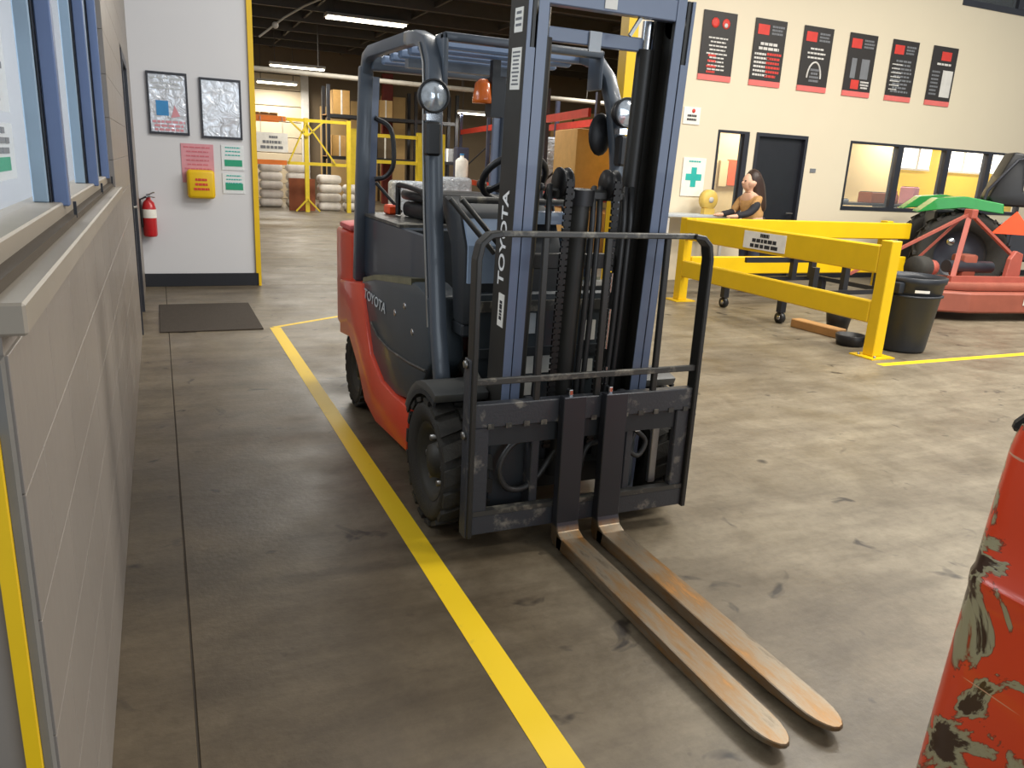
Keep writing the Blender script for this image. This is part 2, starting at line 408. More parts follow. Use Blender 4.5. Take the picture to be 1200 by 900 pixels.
for k in range(15):
    z0 = k*BH; y = 1.2 - (BL/2 if k % 2 == 0 else 0)
    while y < 9.46:
        for a, b in keep(max(y, 1.2), min(y+BL, 9.48), z0, z0+BH):
            ln = round(b-a, 3)
            if ln < .03: continue
            if ln not in proto:
                o = B(-.26, -.2, a+J/2, b-J/2, z0+J/2, z0+BH-J/2).build('block', 'grey_block', WL, bevel=.001); proto[ln] = (o.data, a, z0)
            else:
                me, a0, zz = proto[ln]; o = bpy.data.objects.new('block', me); COL.objects.link(o); o.parent = WL; o.location = (0, a-a0, z0-zz)
        y += BL
# near end of the wall: door jamb with yellow edge strip
tj = struct(B(-.215, -.204, 1.165, 1.197, 0, 1.22).build('trim_1', 'dark_frame')); tj.data.materials[0] = mat('jamb_grey', (112, 110, 106), .6)
yj = struct(B(-.235, -.2155, 1.15, 1.198, 0, 1.12).build('trim_2', 'yellow_paint'))
struct(B(-1.2, -.2355, 1.17, 1.2, 0, 5.2).build('wall_near', 'grey_block'))
# sill and window band
sl = struct(MB().box(-.34, -.172, 1.19, 4.62, 1.247, 1.292).build('trim_3', 'sill', bevel=.004))
B(-.33, -.205, 1.2, 4.6, 1.219, 1.247).build('bedding', 'grey_block', sl)
wn = struct(B(-.335, -.235, 1.2, 4.55, 1.292, 1.345).build('window_1', 'sill', bevel=.004))
B(-.236, -.21, 1.2, 4.55, 1.293, 1.31).build('gap_strip', mat('gap_brown', (74, 64, 52), .8), wn)  # dark recess gap above the sill, put in as a brown strip
B(-.335, -.225, 1.2, 4.55, 2.98, 3.05).build('head_rail', 'blue_alu', wn)
B(-.302, -.296, 1.2, 4.55, 1.345, 2.98).build('pane', 'glass', wn)
for y in (2.42, 3.62, 4.46):
    a = B(-.30, -.264, y-.03, y+.05, 1.345, 2.98).build('mullion', 'blue_alu', wn, bevel=.003)
    B(-.262, -.259, y-.02, y+.04, 1.345, 2.98).build('gap_strip', 'black_base', wn)  # dark strip standing in for the gap within the mullion
    B(-.257, -.22, y-.0, y+.05, 1.335, 2.98).build('mullion', 'blue_alu_dark', wn, bevel=.003)
    B(-.216, -.208, y+.043, y+.052, 1.302, 1.345).build('joint_cover', 'black_base', wn)
# sheets of paper stuck inside the first pane
for k, (z0, z1) in enumerate(((1.56, 1.76), (1.41, 1.535))):
    o = tag(B(-.315, -.3125, 1.70, 2.28, z0, z1).build('notice_sheet', 'paper'), ['wrinkled white sheet taped inside the near office window', 'printed sheet with green lower band taped inside the near office window'][k], 'notice')
    if k: B(-.3124, -.3115, 1.72, 2.2, z0+.02, z0+.05).build('green_band', 'print_green', o); textlines(o, 'print', 'print_grey', (-.3124, 1.72, z1-.01), (0, 1, 0), (0, 0, 1), .5, 3, .022, random)
    else: textlines(o, 'print', 'print_grey', (-.3124, 1.72, z1-.02), (0, 1, 0), (0, 0, 1), .5, 7, .024, random)
# room behind the office window: pale wall far inside
struct(B(-4.6, -4.5, -2, 9.4, 0, 3.2).build('wall_office', 'cream_wall'))
struct(B(-4.5, -.36, 6.6, 6.7, 0, 3.2).build('wall_office_end', 'white_wall'))
# door in left wall
d1 = struct(MB().box(-.30, -.19, 6.95, 7.02, 0, 2.2).box(-.30, -.19, 7.98, 8.05, 0, 2.2).box(-.30, -.19, 7.02, 7.98, 2.13, 2.2).build('door_1', 'dark_frame'))
B(-.27, -.225, 7.02, 7.98, .01, 2.13).build('door_leaf', 'black_base', d1)
MB().tube([(-.225, 7.1, 1.02), (-.175, 7.1, 1.02), (-.175, 7.22, 1.02)], .01).build('door_handle', 'steel', d1)

# --- white end wall
we = struct(B(-.36, 1.0, 9.48, 9.62, 0, 5.2).build('wall_end', 'white_wall'))
struct(B(-.2, 1.02, 9.462, 9.48, 0, .145).build('baseboard_end', 'black_base', bevel=.004))
yc = struct(MB().box(1.0, 1.03, 9.45, 9.64, 0, 5.2).box(.975, 1.0, 9.45, 9.479, .146, 5.2).build('trim_4', 'yellow_paint'))
# --- banner wall
def wall_holes(x0, x1, z0, z1, holes, y0, y1):
    xs = sorted({x0, x1} | {h[0] for h in holes} | {h[1] for h in holes}); zs = sorted({z0, z1} | {h[2] for h in holes} | {h[3] for h in holes}); mb = MB()
    for i in range(len(xs)-1):
        for j in range(len(zs)-1):
            cx = (xs[i]+xs[i+1])/2; cz = (zs[j]+zs[j+1])/2
            if any(h[0] < cx < h[1] and h[2] < cz < h[3] for h in holes): continue
            mb.box(xs[i], xs[i+1], y0, y1, zs[j], zs[j+1])
    return mb
holes = [(8.02, 9.0, 0, 2.14), (7.33, 7.89, .62, 2.135), (9.87, 14.16, 1.08, 2.13), (11.75, 15.2, 4.28, 4.95)]
wb = struct(wall_holes(5.85, 18, 0, 5.2, holes, 9.48, 9.62).build('wall_back', 'cream_wall'))
struct(MB().box(5.70, 5.85, 9.45, 9.65, 0, 5.2).build('trim_5', 'yellow_paint'))
struct(B(1.03, 5.70, 9.48, 9.62, 4.75, 5.2).build('wall_lintel', 'white_wall'))
def window(n, x0, x1, z0, z1, cuts, fr=.06, y=9.47, material='dark_frame'):
    o = MB().box(x0, x1, y, y+.1, z0, z0+fr).box(x0, x1, y, y+.1, z1-fr*.6, z1).box(x0, x0+fr*.6, y, y+.1, z0+fr, z1-fr*.6).box(x1-fr*.6, x1, y, y+.1, z0+fr, z1-fr*.6).build('window_%d' % n, material)
    struct(o)
    for c in cuts: B(c-.06, c+.06, y-.005, y+.1, z0+fr, z1-fr*.6).build('mullion', material, o)
    e = [x0+fr*.6] + [v for c in cuts for v in (c-.06, c+.06)] + [x1-fr*.6]
    for i in range(0, len(e), 2): B(e[i], e[i+1], y+.05, y+.056, z0+fr, z1-fr*.6).build('pane', 'glass', o)
    return o
window(2, 9.87, 14.16, 1.08, 2.13, (10.97, 12.08, 13.12))
w3 = window(3, 7.33, 7.89, .62, 2.135, ())
B(7.80, 7.89, 9.465, 9.57, .68, 2.10).build('mullion', 'dark_frame', w3)
window(4, 11.75, 15.2, 4.28, 4.95, (13.1, 14.2), fr=.09)
d2 = struct(MB().box(8.02, 8.07, 9.465, 9.6, 0, 2.14).box(8.95, 9.0, 9.465, 9.6, 0, 2.14).box(8.07, 8.95, 9.465, 9.6, 2.09, 2.14).build('door_2', 'dark_frame'))
B(8.07, 8.95, 9.53, 9.575, .01, 2.09).build('door_leaf', 'black_base', d2)
MB().tube([(8.88, 9.53, 1.0), (8.88, 9.46, 1.0), (8.76, 9.46, 1.0)], .012).build('door_handle', 'steel', d2)
struct(B(9.0, 16, 9.468, 9.48, 0, .1).build('baseboard_back', 'black_base'))
tag(B(9.13, 9.24, 9.47, 9.48, 1.62, 1.68).build('name_plate', 'print_grey'), 'small grey plate on the wall right of the black door', 'sign')
# office behind the windows
ow = struct(MB().box(7.2, 17.9, 11.85, 11.95, 0, 2.75).build('wall_office_back', 'office_yellow'))
struct(B(7.05, 7.19, 9.62, 11.95, 0, 4.4).build('wall_office_side', 'shade_brown'))
struct(B(7.05, 18, 9.62, 11.95, 2.75, 2.85).build('ceiling_office', 'white_wall'))
struct(B(11.2, 12.72, 11.0, 11.08, 0, 2.75).build('wall_partition', 'office_cream'))
struct(B(7.2, 10.4, 11.3, 11.38, 0, 2.75).build('wall_partition_left', 'office_cream'))
for k, (a, b) in enumerate(((13.6, 14.55), (14.95, 16.15), (16.5, 17.5))):
    o = struct(B(a, b, 11.80, 11.85, 1.85, 2.6).build('window_%d' % (5+k), 'window_light'))
    MB().box(a, b, 11.775, 11.8, 1.81, 1.85).box(a+.55, a+.6, 11.775, 11.8, 1.85, 2.6).build('window_frame', 'lamp_body', o)
for x in (9.3, 12.6, 15.6):
    l = area('unseen_office_lamp', (x, 10.6, 2.7), 1.2, .6, 60)
dk = empty('office_desk', (11.0, 10.3, 0), 'dark cluttered desk seen through the long office window', 'desk')
B(10.0, 13.6, 10.0, 10.6, 1.14, 1.18).build('desk_top', 'dark_frame', dk)
for x in (10.05, 11.75, 13.5): B(x, x+.05, 10.05, 10.55, 0, 1.14).build('leg', 'black_base', dk)
for k, (x, wd, h, mm, nm, lb, ct) in enumerate(((10.35, .4, .05, 'print_grey', 'keyboard', 'grey keyboard on the office desk', 'keyboard'), (11.25, .5, .18, 'brown_panel', 'storage_box', 'brown box on the office desk beside the mullion', 'box'),
                                                (12.0, .1, .22, 'mower_red', 'bottle', 'red bottle on the office desk', 'bottle'), (12.25, .14, .3, 'pink_paper', 'container', 'pinkish container on the office desk', 'container'))):
    if nm == 'bottle': o = MB().lathe([(.001, 0), (wd/2, 0), (wd/2, h*.6), (wd*.2, h*.8), (wd*.2, h), (.001, h)], (x, 10.3, 1.18)).build(nm, mm)
    else:
        o = B(x, x+wd, 10.15, 10.45, 1.18, 1.18+h).build(nm, mm, bevel=.01); B(x+.02, x+wd-.02, 10.17, 10.43, 1.18+h, 1.19+h).build('lid', 'print_dark', o)
    tag(o, lb, ct)
mo = empty('monitor', (10.12, 10.2, 1.18), 'black monitor at the left end of the long office window', 'monitor')
B(9.92, 10.12, 10.15, 10.2, 1.28, 1.75).build('screen', 'black_plastic', mo, bevel=.006); B(9.96, 10.1, 10.14, 10.149, 1.4, 1.68).build('display', 'print_white', mo); B(10.0, 10.05, 10.15, 10.25, 1.18, 1.3).build('stand', 'black_plastic', mo)
pb = tag(B(9.0, 9.25, 11.24, 11.3, 1.35, 1.78).build('wall_poster', 'screen_orange'), 'orange poster seen through the narrow side window', 'poster')
B(8.83, 9.0, 11.25, 11.3, 1.33, 1.76).build('white_panel', 'office_cream', pb)

# --- banners
rb = random.Random(3)
for k in range(6):
    x = 6.862+.885*k
    b = tag(B(x, x+.56, 9.462, 9.472, 2.84, 3.645).build('wall_banner', 'banner_black', bevel=.002),
            ['black banner with two round logos, first in the row on the cream wall', 'black banner with red and white stripes of text, second in the row', 'black banner with a pale arched figure, third in the row',
             'black banner with a grey picture and a red badge below, fourth in the row', 'black banner dense with grey text rows, fifth in the row', 'black banner with a white column at lower right, last in the row'][k], 'banner', 'row of black banners on the cream wall')
    B(x, x+.56, 9.463, 9.471, 2.765, 2.84).build('bottom_strip', 'banner_strip', b)
    R, Uz, yy = (1, 0, 0), (0, 0, 1), 9.4615
    if k == 0:
        for q, mm in ((.2, 'print_red'), (.38, 'print_red')):
            MB().lathe([(.001, 0), (.065, 0), (.065, -.003), (.03, -.004), (.001, -.004)], (x+q, yy, 3.5), 'y', 20).build('round_logo', mm, b)
        MB().lathe([(.001, -.0045), (.03, -.0045), (.03, -.005), (.001, -.005)], (x+.38, yy, 3.48), 'y', 16).build('round_logo', 'print_white', b)
        textlines(b, 'print', 'print_white', (x+.1, yy, 3.32), R, Uz, .36, 9, .05, rb, .38)
        textlines(b, 'print', 'print_red', (x+.1, yy-.0005, 3.1), R, Uz, .2, 4, .07, rb, .4)
    else:
        B(x+(.05 if k < 5 else .2), x+(.25 if k < 5 else .42), yy-.003, yy, 3.44, 3.57).build('red_logo', 'print_red', b)
        if k < 5: textlines(b, 'print', 'print_grey', (x+.3, yy, 3.57), R, Uz, .22, 3, .045, rb, .6, False)
        else: textlines(b, 'print', 'print_white', (x+.06, yy, 3.4), R, Uz, .45, 1, .05, rb)
        if k == 1:
            textlines(b, 'print', 'print_white', (x+.05, yy, 3.34), R, Uz, .46, 2, .06, rb); textlines(b, 'print', 'print_white', (x+.04, yy, 3.2), R, Uz, .26, 6, .055, rb, .5, False)
            textlines(b, 'print', 'print_red', (x+.26, yy, 3.21), R, Uz, .27, 6, .058, rb, .55, False)
        if k == 2:
            textlines(b, 'print', 'print_white', (x+.1, yy, 3.36), R, Uz, .36, 3, .06, rb, .4)
            MB().tube([(x+.28+.13*math.cos(a), yy, 2.95+.22*math.sin(a)) for a in [math.pi*i/12 for i in range(13)]], .014, 6).build('arch_print', 'print_white', b)
            textlines(b, 'print', 'print_grey', (x+.2, yy, 3.08), R, Uz, .18, 4, .05, rb)
        if k == 3:
            MB().box(x+.1, x+.2, yy-.002, yy, 3.02, 3.3).box(x+.3, x+.46, yy-.002, yy, 3.02, 3.3).build('picture_print', 'print_grey', b)
            B(x+.14, x+.3, yy-.003, yy, 2.87, 3.0).build('red_badge', 'print_red', b); textlines(b, 'print', 'print_white', (x+.32, yy, 2.99), R, Uz, .2, 3, .04, rb)
        if k == 4: textlines(b, 'print', 'print_grey', (x+.05, yy, 3.36), R, Uz, .46, 9, .055, rb, .5); textlines(b, 'print', 'print_white', (x+.05, yy-.0005, 3.3), R, Uz, .24, 7, .06, rb, .25, False)
        if k == 5:
            B(x+.29, x+.52, yy-.002, yy, 2.9, 3.3).build('white_column', 'print_white', b); textlines(b, 'print', 'print_grey', (x+.05, yy, 3.28), R, Uz, .2, 7, .055, rb, .5, False)
# first-aid sign and small sign on the cream wall
fa = tag(B(6.78, 7.17, 9.462, 9.475, 1.20, 1.73).build('first_aid_sign', 'white_label', bevel=.003), 'white sign with a teal cross beside the guardrail', 'sign')
MB().box(6.93, 7.02, 9.458, 9.462, 1.33, 1.60).box(6.84, 6.93, 9.458, 9.462, 1.42, 1.51).box(7.02, 7.11, 9.458, 9.462, 1.42, 1.51).build('cross', 'print_teal', fa)
textlines(fa, 'print', 'print_teal', (6.85, 9.461, 1.69), (1, 0, 0), (0, 0, 1), .25, 1, .035, rb)
ss = tag(B(6.70, 6.98, 9.464, 9.475, 2.17, 2.40).build('exit_notice', 'white_label', bevel=.003), 'small white sign with a red dot high on the cream wall', 'sign')
MB().lathe([(.001, 0), (.028, 0), (.028, -.003), (.001, -.003)], (6.86, 9.463, 2.35), 'y', 14).build('red_dot', 'print_red', ss)
textlines(ss, 'print', 'print_dark', (6.74, 9.463, 2.30), (1, 0, 0), (0, 0, 1), .2, 2, .05, rb)

# --- things on the white end wall
def framed(x0, x1, z0, z1, label):
    o = empty('wall_frame', ((x0+x1)/2, 9.47, z0), label, 'frame')
    MB().box(x0, x1, 9.455, 9.479, z0, z0+.025).box(x0, x1, 9.455, 9.479, z1-.025, z1).box(x0, x0+.02, 9.455, 9.479, z0+.025, z1-.025).box(x1-.02, x1, 9.455, 9.479, z0+.025, z1-.025).build('frame', 'dark_frame', o)
    B(x0+.02, x1-.02, 9.462, 9.474, z0+.025, z1-.025).build('sheet', 'plastic_sleeve', o); return o
f1 = framed(-.05, .345, 1.63, 2.255, 'framed glossy poster with a blue panel and pink shapes on the end wall')
B(.03, .15, 9.458, 9.462, 1.82, 1.97).build('blue_panel', 'print_blue', f1)
MB().prism([(.17, 1.80), (.21, 1.93), (.26, 1.82)], 'y', 9.458, 9.462).build('pink_shape', 'pink_paper', f1)
textlines(f1, 'print', 'cap_pale', (-.02, 9.461, 2.2), (1, 0, 0), (0, 0, 1), .33, 3, .05, rb, .3); textlines(f1, 'print', 'pink_paper', (-.02, 9.461, 1.77), (1, 0, 0), (0, 0, 1), .33, 3, .04, rb)
f2 = framed(.465, .885, 1.615, 2.235, 'framed shiny blank sheet right of the poster with the blue panel')
pk = tag(B(.245, .575, 9.472, 9.479, 1.14, 1.55).build('pink_notice', 'pink_paper'), 'pink notice behind the yellow box on the end wall', 'notice')
textlines(pk, 'print', 'print_pink', (.27, 9.471, 1.52), (1, 0, 0), (0, 0, 1), .28, 6, .045, rb, .3)
yb = tag(B(.285, .57, 9.37, 9.47, .975, 1.28).build('wall_box', 'yellow_paint', bevel=.035, seg=3), 'yellow plastic box with red lettering mounted below the pink notice', 'box')
textlines(yb, 'print', 'print_red', (.34, 9.368, 1.19), (1, 0, 0), (0, 0, 1), .18, 3, .05, rb, .5)
for k, (z0, z1, lb) in enumerate(((1.29, 1.555, 'upper green and white notice at right edge of the end wall'), (1.035, 1.255, 'lower green and white notice at right edge of the end wall'))):
    o = tag(B(.655, .89, 9.473, 9.479, z0, z1).build('green_notice', 'paper'), lb, 'notice')
    B(.685, .87, 9.47, 9.473, z0+.04, z0+.11).build('green_band', 'print_green', o); textlines(o, 'print', 'print_teal', (.68, 9.472, z1-.02), (1, 0, 0), (0, 0, 1), .19, 3, .04, rb, .3)
fe = empty('fire_extinguisher', (-.12, 9.40, .55), 'red fire extinguisher hanging on the end wall beside the black door', 'fire extinguisher')
MB().lathe([(.001, .56), (.06, .56), (.07, .58), (.07, .86), (.055, .92), (.025, .95), (.022, .98), (.001, .98)], (-.11, 9.39, 0), 'z', 20).build('cylinder', 'red_ext', fe)
MB().lathe([(.0715, .76), (.0715, .85)], (-.11, 9.39, 0), 'z', 20).build('label_band', 'white_label', fe)
MB().box(-.13, -.09, 9.36, 9.41, .975, 1.01).bar((-.11, 9.36, 1.0), (-.05, 9.30, 1.03), .02, .012).bar((-.11, 9.36, .985), (-.05, 9.30, .98), .02, .01).build('valve_handle', 'chrome', fe)
MB().tube([(-.13, 9.37, .98), (-.19, 9.35, .95), (-.19, 9.35, .78), (-.18, 9.36, .66)], .011, 6).build('hose', 'black_plastic', fe)
B(-.16, -.06, 9.455, 9.479, .7, .9).build('bracket', 'dark_frame', fe)

# ================================================================== WAREHOUSE beyond the opening
wc = struct(B(-2, 20, 9.62, 30, 5.0, 5.2).build('ceiling', 'warehouse_ceiling'))
for k in range(11): B(-2, 20, 11.0+k*1.8, 11.12+k*1.8, 4.72, 5.0).build('joist', 'joist', wc)
for k in range(9): B(-1+k*2.3, -.94+k*2.3, 9.7, 29, 4.80, 4.90).build('purlin', 'joist', wc)
wf = struct(B(-2, 20, 28.4, 28.6, 0, 5.0).build('wall_far', 'warehouse_wall'))
struct(B(-2.2, -2, 9.62, 28.4, 0, 5).build('wall_far_left', 'warehouse_wall')); struct(B(19.8, 20, 9.62, 28.4, 0, 5).build('wall_far_right', 'warehouse_wall'))
for k, (x, wd) in enumerate(((5.2, .95), (6.25, .95), (7.3, .9), (13.1, .7), (14.0, .9), (15.0, .9), (16.0, .9))):
    B(x, x+wd, 28.34, 28.4, 0, 3.1+.25*(k % 3)).build('wall_panel', 'board_tan', wf, bevel=.01)
gd = empty('roller_door', (2.9, 28.3, 0), 'beige roller door in the far warehouse wall above the rack', 'door')
for k in range(8): B(1.0, 4.55, 28.26, 28.33, k*.5+.01, k*.5+.49).build('door_panel', 'garage_door', gd, bevel=.01)
MB().box(4.55, 4.8, 28.2, 28.4, 0, 4.2).build('door_frame', 'lamp_body', gd)
def lamp(c, ln, power, label, wd=.28):
    x, y, z = c; o = empty('ceiling_light', (x, y, z), label, 'light', 'fluorescent lights in the warehouse')
    MB().prism([(y-wd/2, z+.02), (y+wd/2, z+.02), (y+wd*.3, z+.10), (y-wd*.3, z+.10)], 'x', x-ln/2, x+ln/2).build('housing', 'lamp_body', o)
    for q in (-1, 1): MB().tube([(x-ln/2+.03, y+q*wd*.25, z), (x+ln/2-.03, y+q*wd*.25, z)], .022, 8).build('lamp_tube', 'lamp', o)
    for q in (-.4, .4): B(x+q*ln-.01, x+q*ln+.01, y-.01, y+.01, z+.1, 5.0).build('hanger', 'joist', o)
    l = area('warehouse_lamp', (x, y, z-.06), ln, wd, power)
    return o
lamp((4.8, 20, 4.62), 1.95, 190, 'nearest long fluorescent light under the dark warehouse ceiling', .5)
lamp((3.95, 25, 3.93), 1.6, 90, 'thin distant fluorescent light above the white pipe')
lamp((3.65, 27.2, 3.62), 1.25, 120, 'short bright fluorescent light in front of the beige roller door', .45)
lamp((9.6, 24.5, 3.0), 1.6, 110, 'far fluorescent light seen beside the orange beacon')
area('warehouse_lamp', (8.5, 15, 4.6), 2.4, .5, 230); area('warehouse_lamp', (13, 21, 4.6), 2.4, .5, 200); area('warehouse_lamp', (3, 14.5, 4.6), 2.4, .5, 200)
op = tag(MB().tube([(-1.8, 22, 3.56), (16, 22, 3.43)], .065, 10).build('overhead_pipe', 'pipe_white'), 'long white pipe running across under the warehouse ceiling', 'pipe')
for x in (0, 4, 8, 12, 15): B(x-.01, x+.01, 21.99, 22.01, 3.5, 5.0).build('hanger', 'joist', op)
cd = tag(MB().tube([(2.2, 19, 3.9), (2.75, 19, 4.35), (3.1, 18.5, 4.55), (3.6, 17.2, 4.7)], .025, 6).build('conduit', 'pipe_white'), 'grey conduit slanting under the ceiling near the yellow corner', 'conduit')
MB().ball((2.55, 19, 4.17), .07, 8).build('joint_box', 'lamp_body', cd)
# yellow rack at the left of the opening
def post(mb, x, y, z1, wdt=.09): mb.box(x-wdt/2, x+wdt/2, y-wdt/2, y+wdt/2, 0, z1)
yr = empty('yellow_rack', (3.65, 22, 0), 'yellow steel frame rack with diagonal braces before the white bags', 'rack')
for x in (3.66, 4.78):
    B(x-.055, x+.055, 21.95, 22.05, 0, 2.42).build('post', 'rack_yellow', yr)
for z, x0 in ((2.36, 3.16), (1.26, 3.16)): B(x0, 4.72, 21.96, 22.04, z-.04, z+.04).build('beam', 'rack_yellow', yr)
for a, b in (((3.66, 2.3), (3.2, 1.3)), ((3.66, 2.3), (4.4, 1.3)), ((3.66, 1.95), (3.22, 2.34)), ((3.66, 1.95), (4.1, 2.34)), ((3.66, .35), (3.35, .02)), ((3.66, .35), (3.98, .02))):
    MB().bar((a[0], 21.93, a[1]), (b[0], 21.93, b[1]), .04, .05, (0, 1, 0)).build('brace', 'rack_yellow', yr)
orr = empty('orange_rack', (1.9, 23, 0), 'orange beam rack behind the white sign at left', 'rack')
for z in (2.30, 1.2): B(.6, 3.14, 21.95, 22.05, z, z+.12).build('beam', 'rack_orange', orr)
for z in (2.30,): B(.6, 3.1, 22.95, 23.05, z, z+.12).build('beam', 'rack_orange', orr)
B(.5, .6, 21.93, 22.07, 0, 2.9).build('post', 'rack_orange', orr)
for x in (.6,): B(x-.05, x+.05, 22.93, 23.07, 0, 2.9).build('post', 'print_green' if x < 1 else 'rack_orange', orr)
for k, (x, z) in enumerate(((.7, 2.42), (1.95, 2.42))):
    o = empty('pallet', (x+.5, 23.5, z), ['left wooden pallet on top of the orange rack', 'right wooden pallet on top of the orange rack'][k], 'pallet')
    for q in range(5): B(x+q*.24, x+q*.24+.18, 23.05, 24.0, z+.1, z+.125).build('slat', 'wood', o)
    for q in range(3): B(x, x+1.14, 23.1+q*.4, 23.18+q*.4, z, z+.1).build('runner', 'wood', o)
sg = tag(B(2.38, 3.17, 21.88, 21.92, 1.52, 2.0).build('hanging_sign', 'white_label'), 'white sign with three grey lines hanging on the yellow rack', 'sign')
textlines(sg, 'print', 'print_grey', (2.68, 21.875, 1.92), (1, 0, 0), (0, 0, 1), .25, 1, .1, rb); textlines(sg, 'print', 'print_grey', (2.52, 21.875, 1.80), (1, 0, 0), (0, 0, 1), .5, 1, .1, rb, .7); textlines(sg, 'print', 'print_grey', (2.42, 21.875, 1.67), (1, 0, 0), (0, 0, 1), .68, 1, .1, rb, .7)
MB().bar((2.5, 21.93, 2.0), (2.5, 21.93, 2.40), .015, .015).bar((3.05, 21.93, 2.0), (3.05, 21.93, 2.40), .015, .015).build('hanger', 'steel', sg)
def bag(x, y, z, wd, d, h, label, rz=0):
    mb = B(-wd/2, wd/2, -d/2, d/2, 0, h); M = Matrix.Translation((x, y, z)) @ Matrix.Rotation(rz, 4, 'Z'); mb.v = [M @ p for p in mb.v]
    o = mb.build('sack', 'white_bag', bevel=h*.42, seg=3); tag(o, label, 'sack', 'white sacks stacked in the warehouse'); return o
rs = random.Random(5)
for i, (x, n) in enumerate(((2.2, 3), (2.95, 5), (3.7, 5), (4.4, 4), (5.12, 3))):
    for k in range(n):
        bag(x+rs.uniform(-.01, .01), 23.9 if x < 3.9 else 22.8, k*.245, .64, .5, .24, '%s white sack of the %s' % ('lowest second third fourth fifth'.split()[k], ('leftmost stack under the hanging sign', 'second stack from the left by the brown board', 'stack behind the brown board', 'stack right of the brown board', 'rightmost stack beyond the yellow rack')[i]), rs.uniform(-.02, .02))
tag(B(3.25, 3.95, 22.45, 22.5, 0, .86).build('brown_board', 'brown_panel'), 'brown board leaning upright between the white sacks', 'board')
fr = empty('far_rack', (6.3, 26, 0), 'dark steel pallet rack with boxes at the far warehouse wall', 'rack')
for x in (4.95, 6.35, 7.75, 9.15):
    for y in (25.6, 26.4): B(x-.05, x+.05, y-.05, y+.05, 0, 3.6).build('post', 'black_base', fr)
for z in (1.5, 2.75):
    for y in (25.6, 26.4): B(4.9, 9.2, y-.03, y+.03, z-.1, z).build('beam', 'black_base', fr)
for z in (1.5, 2.75): B(4.9, 9.2, 25.63, 26.37, z-.03, z-.005).build('shelf', 'wood', fr)
rf = random.Random(11)
for k, (x, z) in enumerate(((5.05, 1.5), (5.75, 1.5), (6.5, 1.5), (7.95, 1.5), (5.1, 2.75), (6.55, 2.75), (8.0, 2.75), (8.6, 1.5))):
    wd, h = rf.uniform(.42, .58), rf.uniform(.4, .8)
    o = tag(B(x, x+wd, 25.62, 26.3, z, z+h).build('storage_box', ('cardboard', 'board_tan', 'shade_brown', 'print_grey')[k % 4], bevel=.01), '%s box on the %s shelf of the dark far rack, %s' % (('tan', 'pale tan', 'brown', 'grey')[k % 4], 'lower' if z < 2 else 'upper', ('first from the left', 'second from the left', 'in the middle bay', 'in the right bay', 'in the left bay', 'in the middle bay', 'in the right bay', 'last at the right')[k]), 'box', 'boxes on the far rack')
    B(x+wd*.45, x+wd*.55, 25.615, 25.62, z, z+h).build('tape', 'white_label', o)
# things seen through the cab
for k, (x, y, h, mm, lb) in enumerate(((5.75, 19.6, .85, 'shrink_wrap', 'shrink-wrapped pallet load with grey goods seen through the cab'), (6.75, 19.1, 1.0, 'shrink_wrap', 'pale blue shrink-wrapped load beside the cab front pillar'))):
    o = empty('wrapped_load', (x, y, 0), lb, 'pallet load')
    B(x-.42, x+.42, y-.4, y+.4, .14, .14+h).build('wrapped_goods', mm, o, bevel=.1, seg=3)
    for q in range(3): B(x-.42+q*.36, x-.3+q*.36, y-.42, y+.42, .0, .12).build('runner', 'wood', o)
    for q in range(4): B(x-.42, x+.42, y-.42+q*.22, y-.26+q*.22, .12, .14).build('slat', 'wood', o)
yp = empty('yellow_pallet_rack', (6.4, 24, 0), 'tall yellow upright frame behind the shrink-wrapped load', 'rack')
for x in (5.35, 7.4, 8.1): B(x-.09, x+.09, 23.9, 24.1, 0, 2.3).build('post', 'rack_yellow', yp)
for z in (1.35, 2.1): B(5.44, 8.0, 23.95, 24.05, z, z+.1).build('beam', 'rack_yellow', yp)
tag(B(7.0, 7.35, 26.9, 27.1, 0, 4.2).build('steel_column', mat('column_red', (120, 44, 36), .6), bevel=.01), 'dark red steel column far back in the warehouse', 'column')
tag(B(7.55, 7.9, 21.0, 21.3, 0, 1.9).build('blue_column', mat('column_blue', (66, 70, 92), .5), bevel=.02), 'dark blue upright cabinet behind the dashboard', 'cabinet')
wd_ = tag(MB().lathe([(.001, 0), (.15, 0), (.16, .02), (.16, .40), (.10, .46), (.05, .48), (.05, .53), (.001, .53)], (6.98, 19.05, 1.14), 'z', 20).build('white_jug', 'white_label'), 'white plastic jug standing on the pale wrapped load', 'jug')
MB().lathe([(.001, .53), (.055, .53), (.055, .57), (.001, .57)], (6.98, 19.05, 1.14), 'z', 14).build('cap', 'print_blue', wd_)
# red beam rack, running away behind the truck
A0 = Vector((6.73, 12.2, 0)); A1 = Vector((8.9, 24.5, 0)); du = (A1-A0).normalized(); nu = Vector((du.y, -du.x, 0))
rr_ = empty('red_rack', A0, 'long red beam pallet rack running back along the warehouse', 'rack')
for z in (2.42, .95):
    for off in (0, 1.05): MB().bar(A0+nu*off+Vector((0, 0, z)), A1+nu*off+Vector((0, 0, z)), .05, .14).build('beam', 'rack_red', rr_)
for t in (2.6, 5.4, 8.2, 12.4):
    for off in (0, 1.05):
        p = A0+du*t+nu*off; MB().bar(p, p+Vector((0, 0, 3.0)), .08, .08).build('post', mat('rack_blue', (60, 66, 90), .5), rr_)
    p = A0+du*t; MB().bar(p+Vector((0, 0, 1.2)), p+nu*1.05+Vector((0, 0, 2.2)), .03, .04).build('brace', 'black_base', rr_)
def rbox(t0, t1, off0, off1, z0, z1, name, mm, label, cat, bevel=.02):
    p = [A0+du*t+nu*o for t, o in ((t0, off0), (t1, off0), (t1, off1), (t0, off1))]
    return tag(MB().prism([(q.x, q.y) for q in p], 'z', z0, z1).build(name, mm, bevel=bevel, seg=2), label, cat)
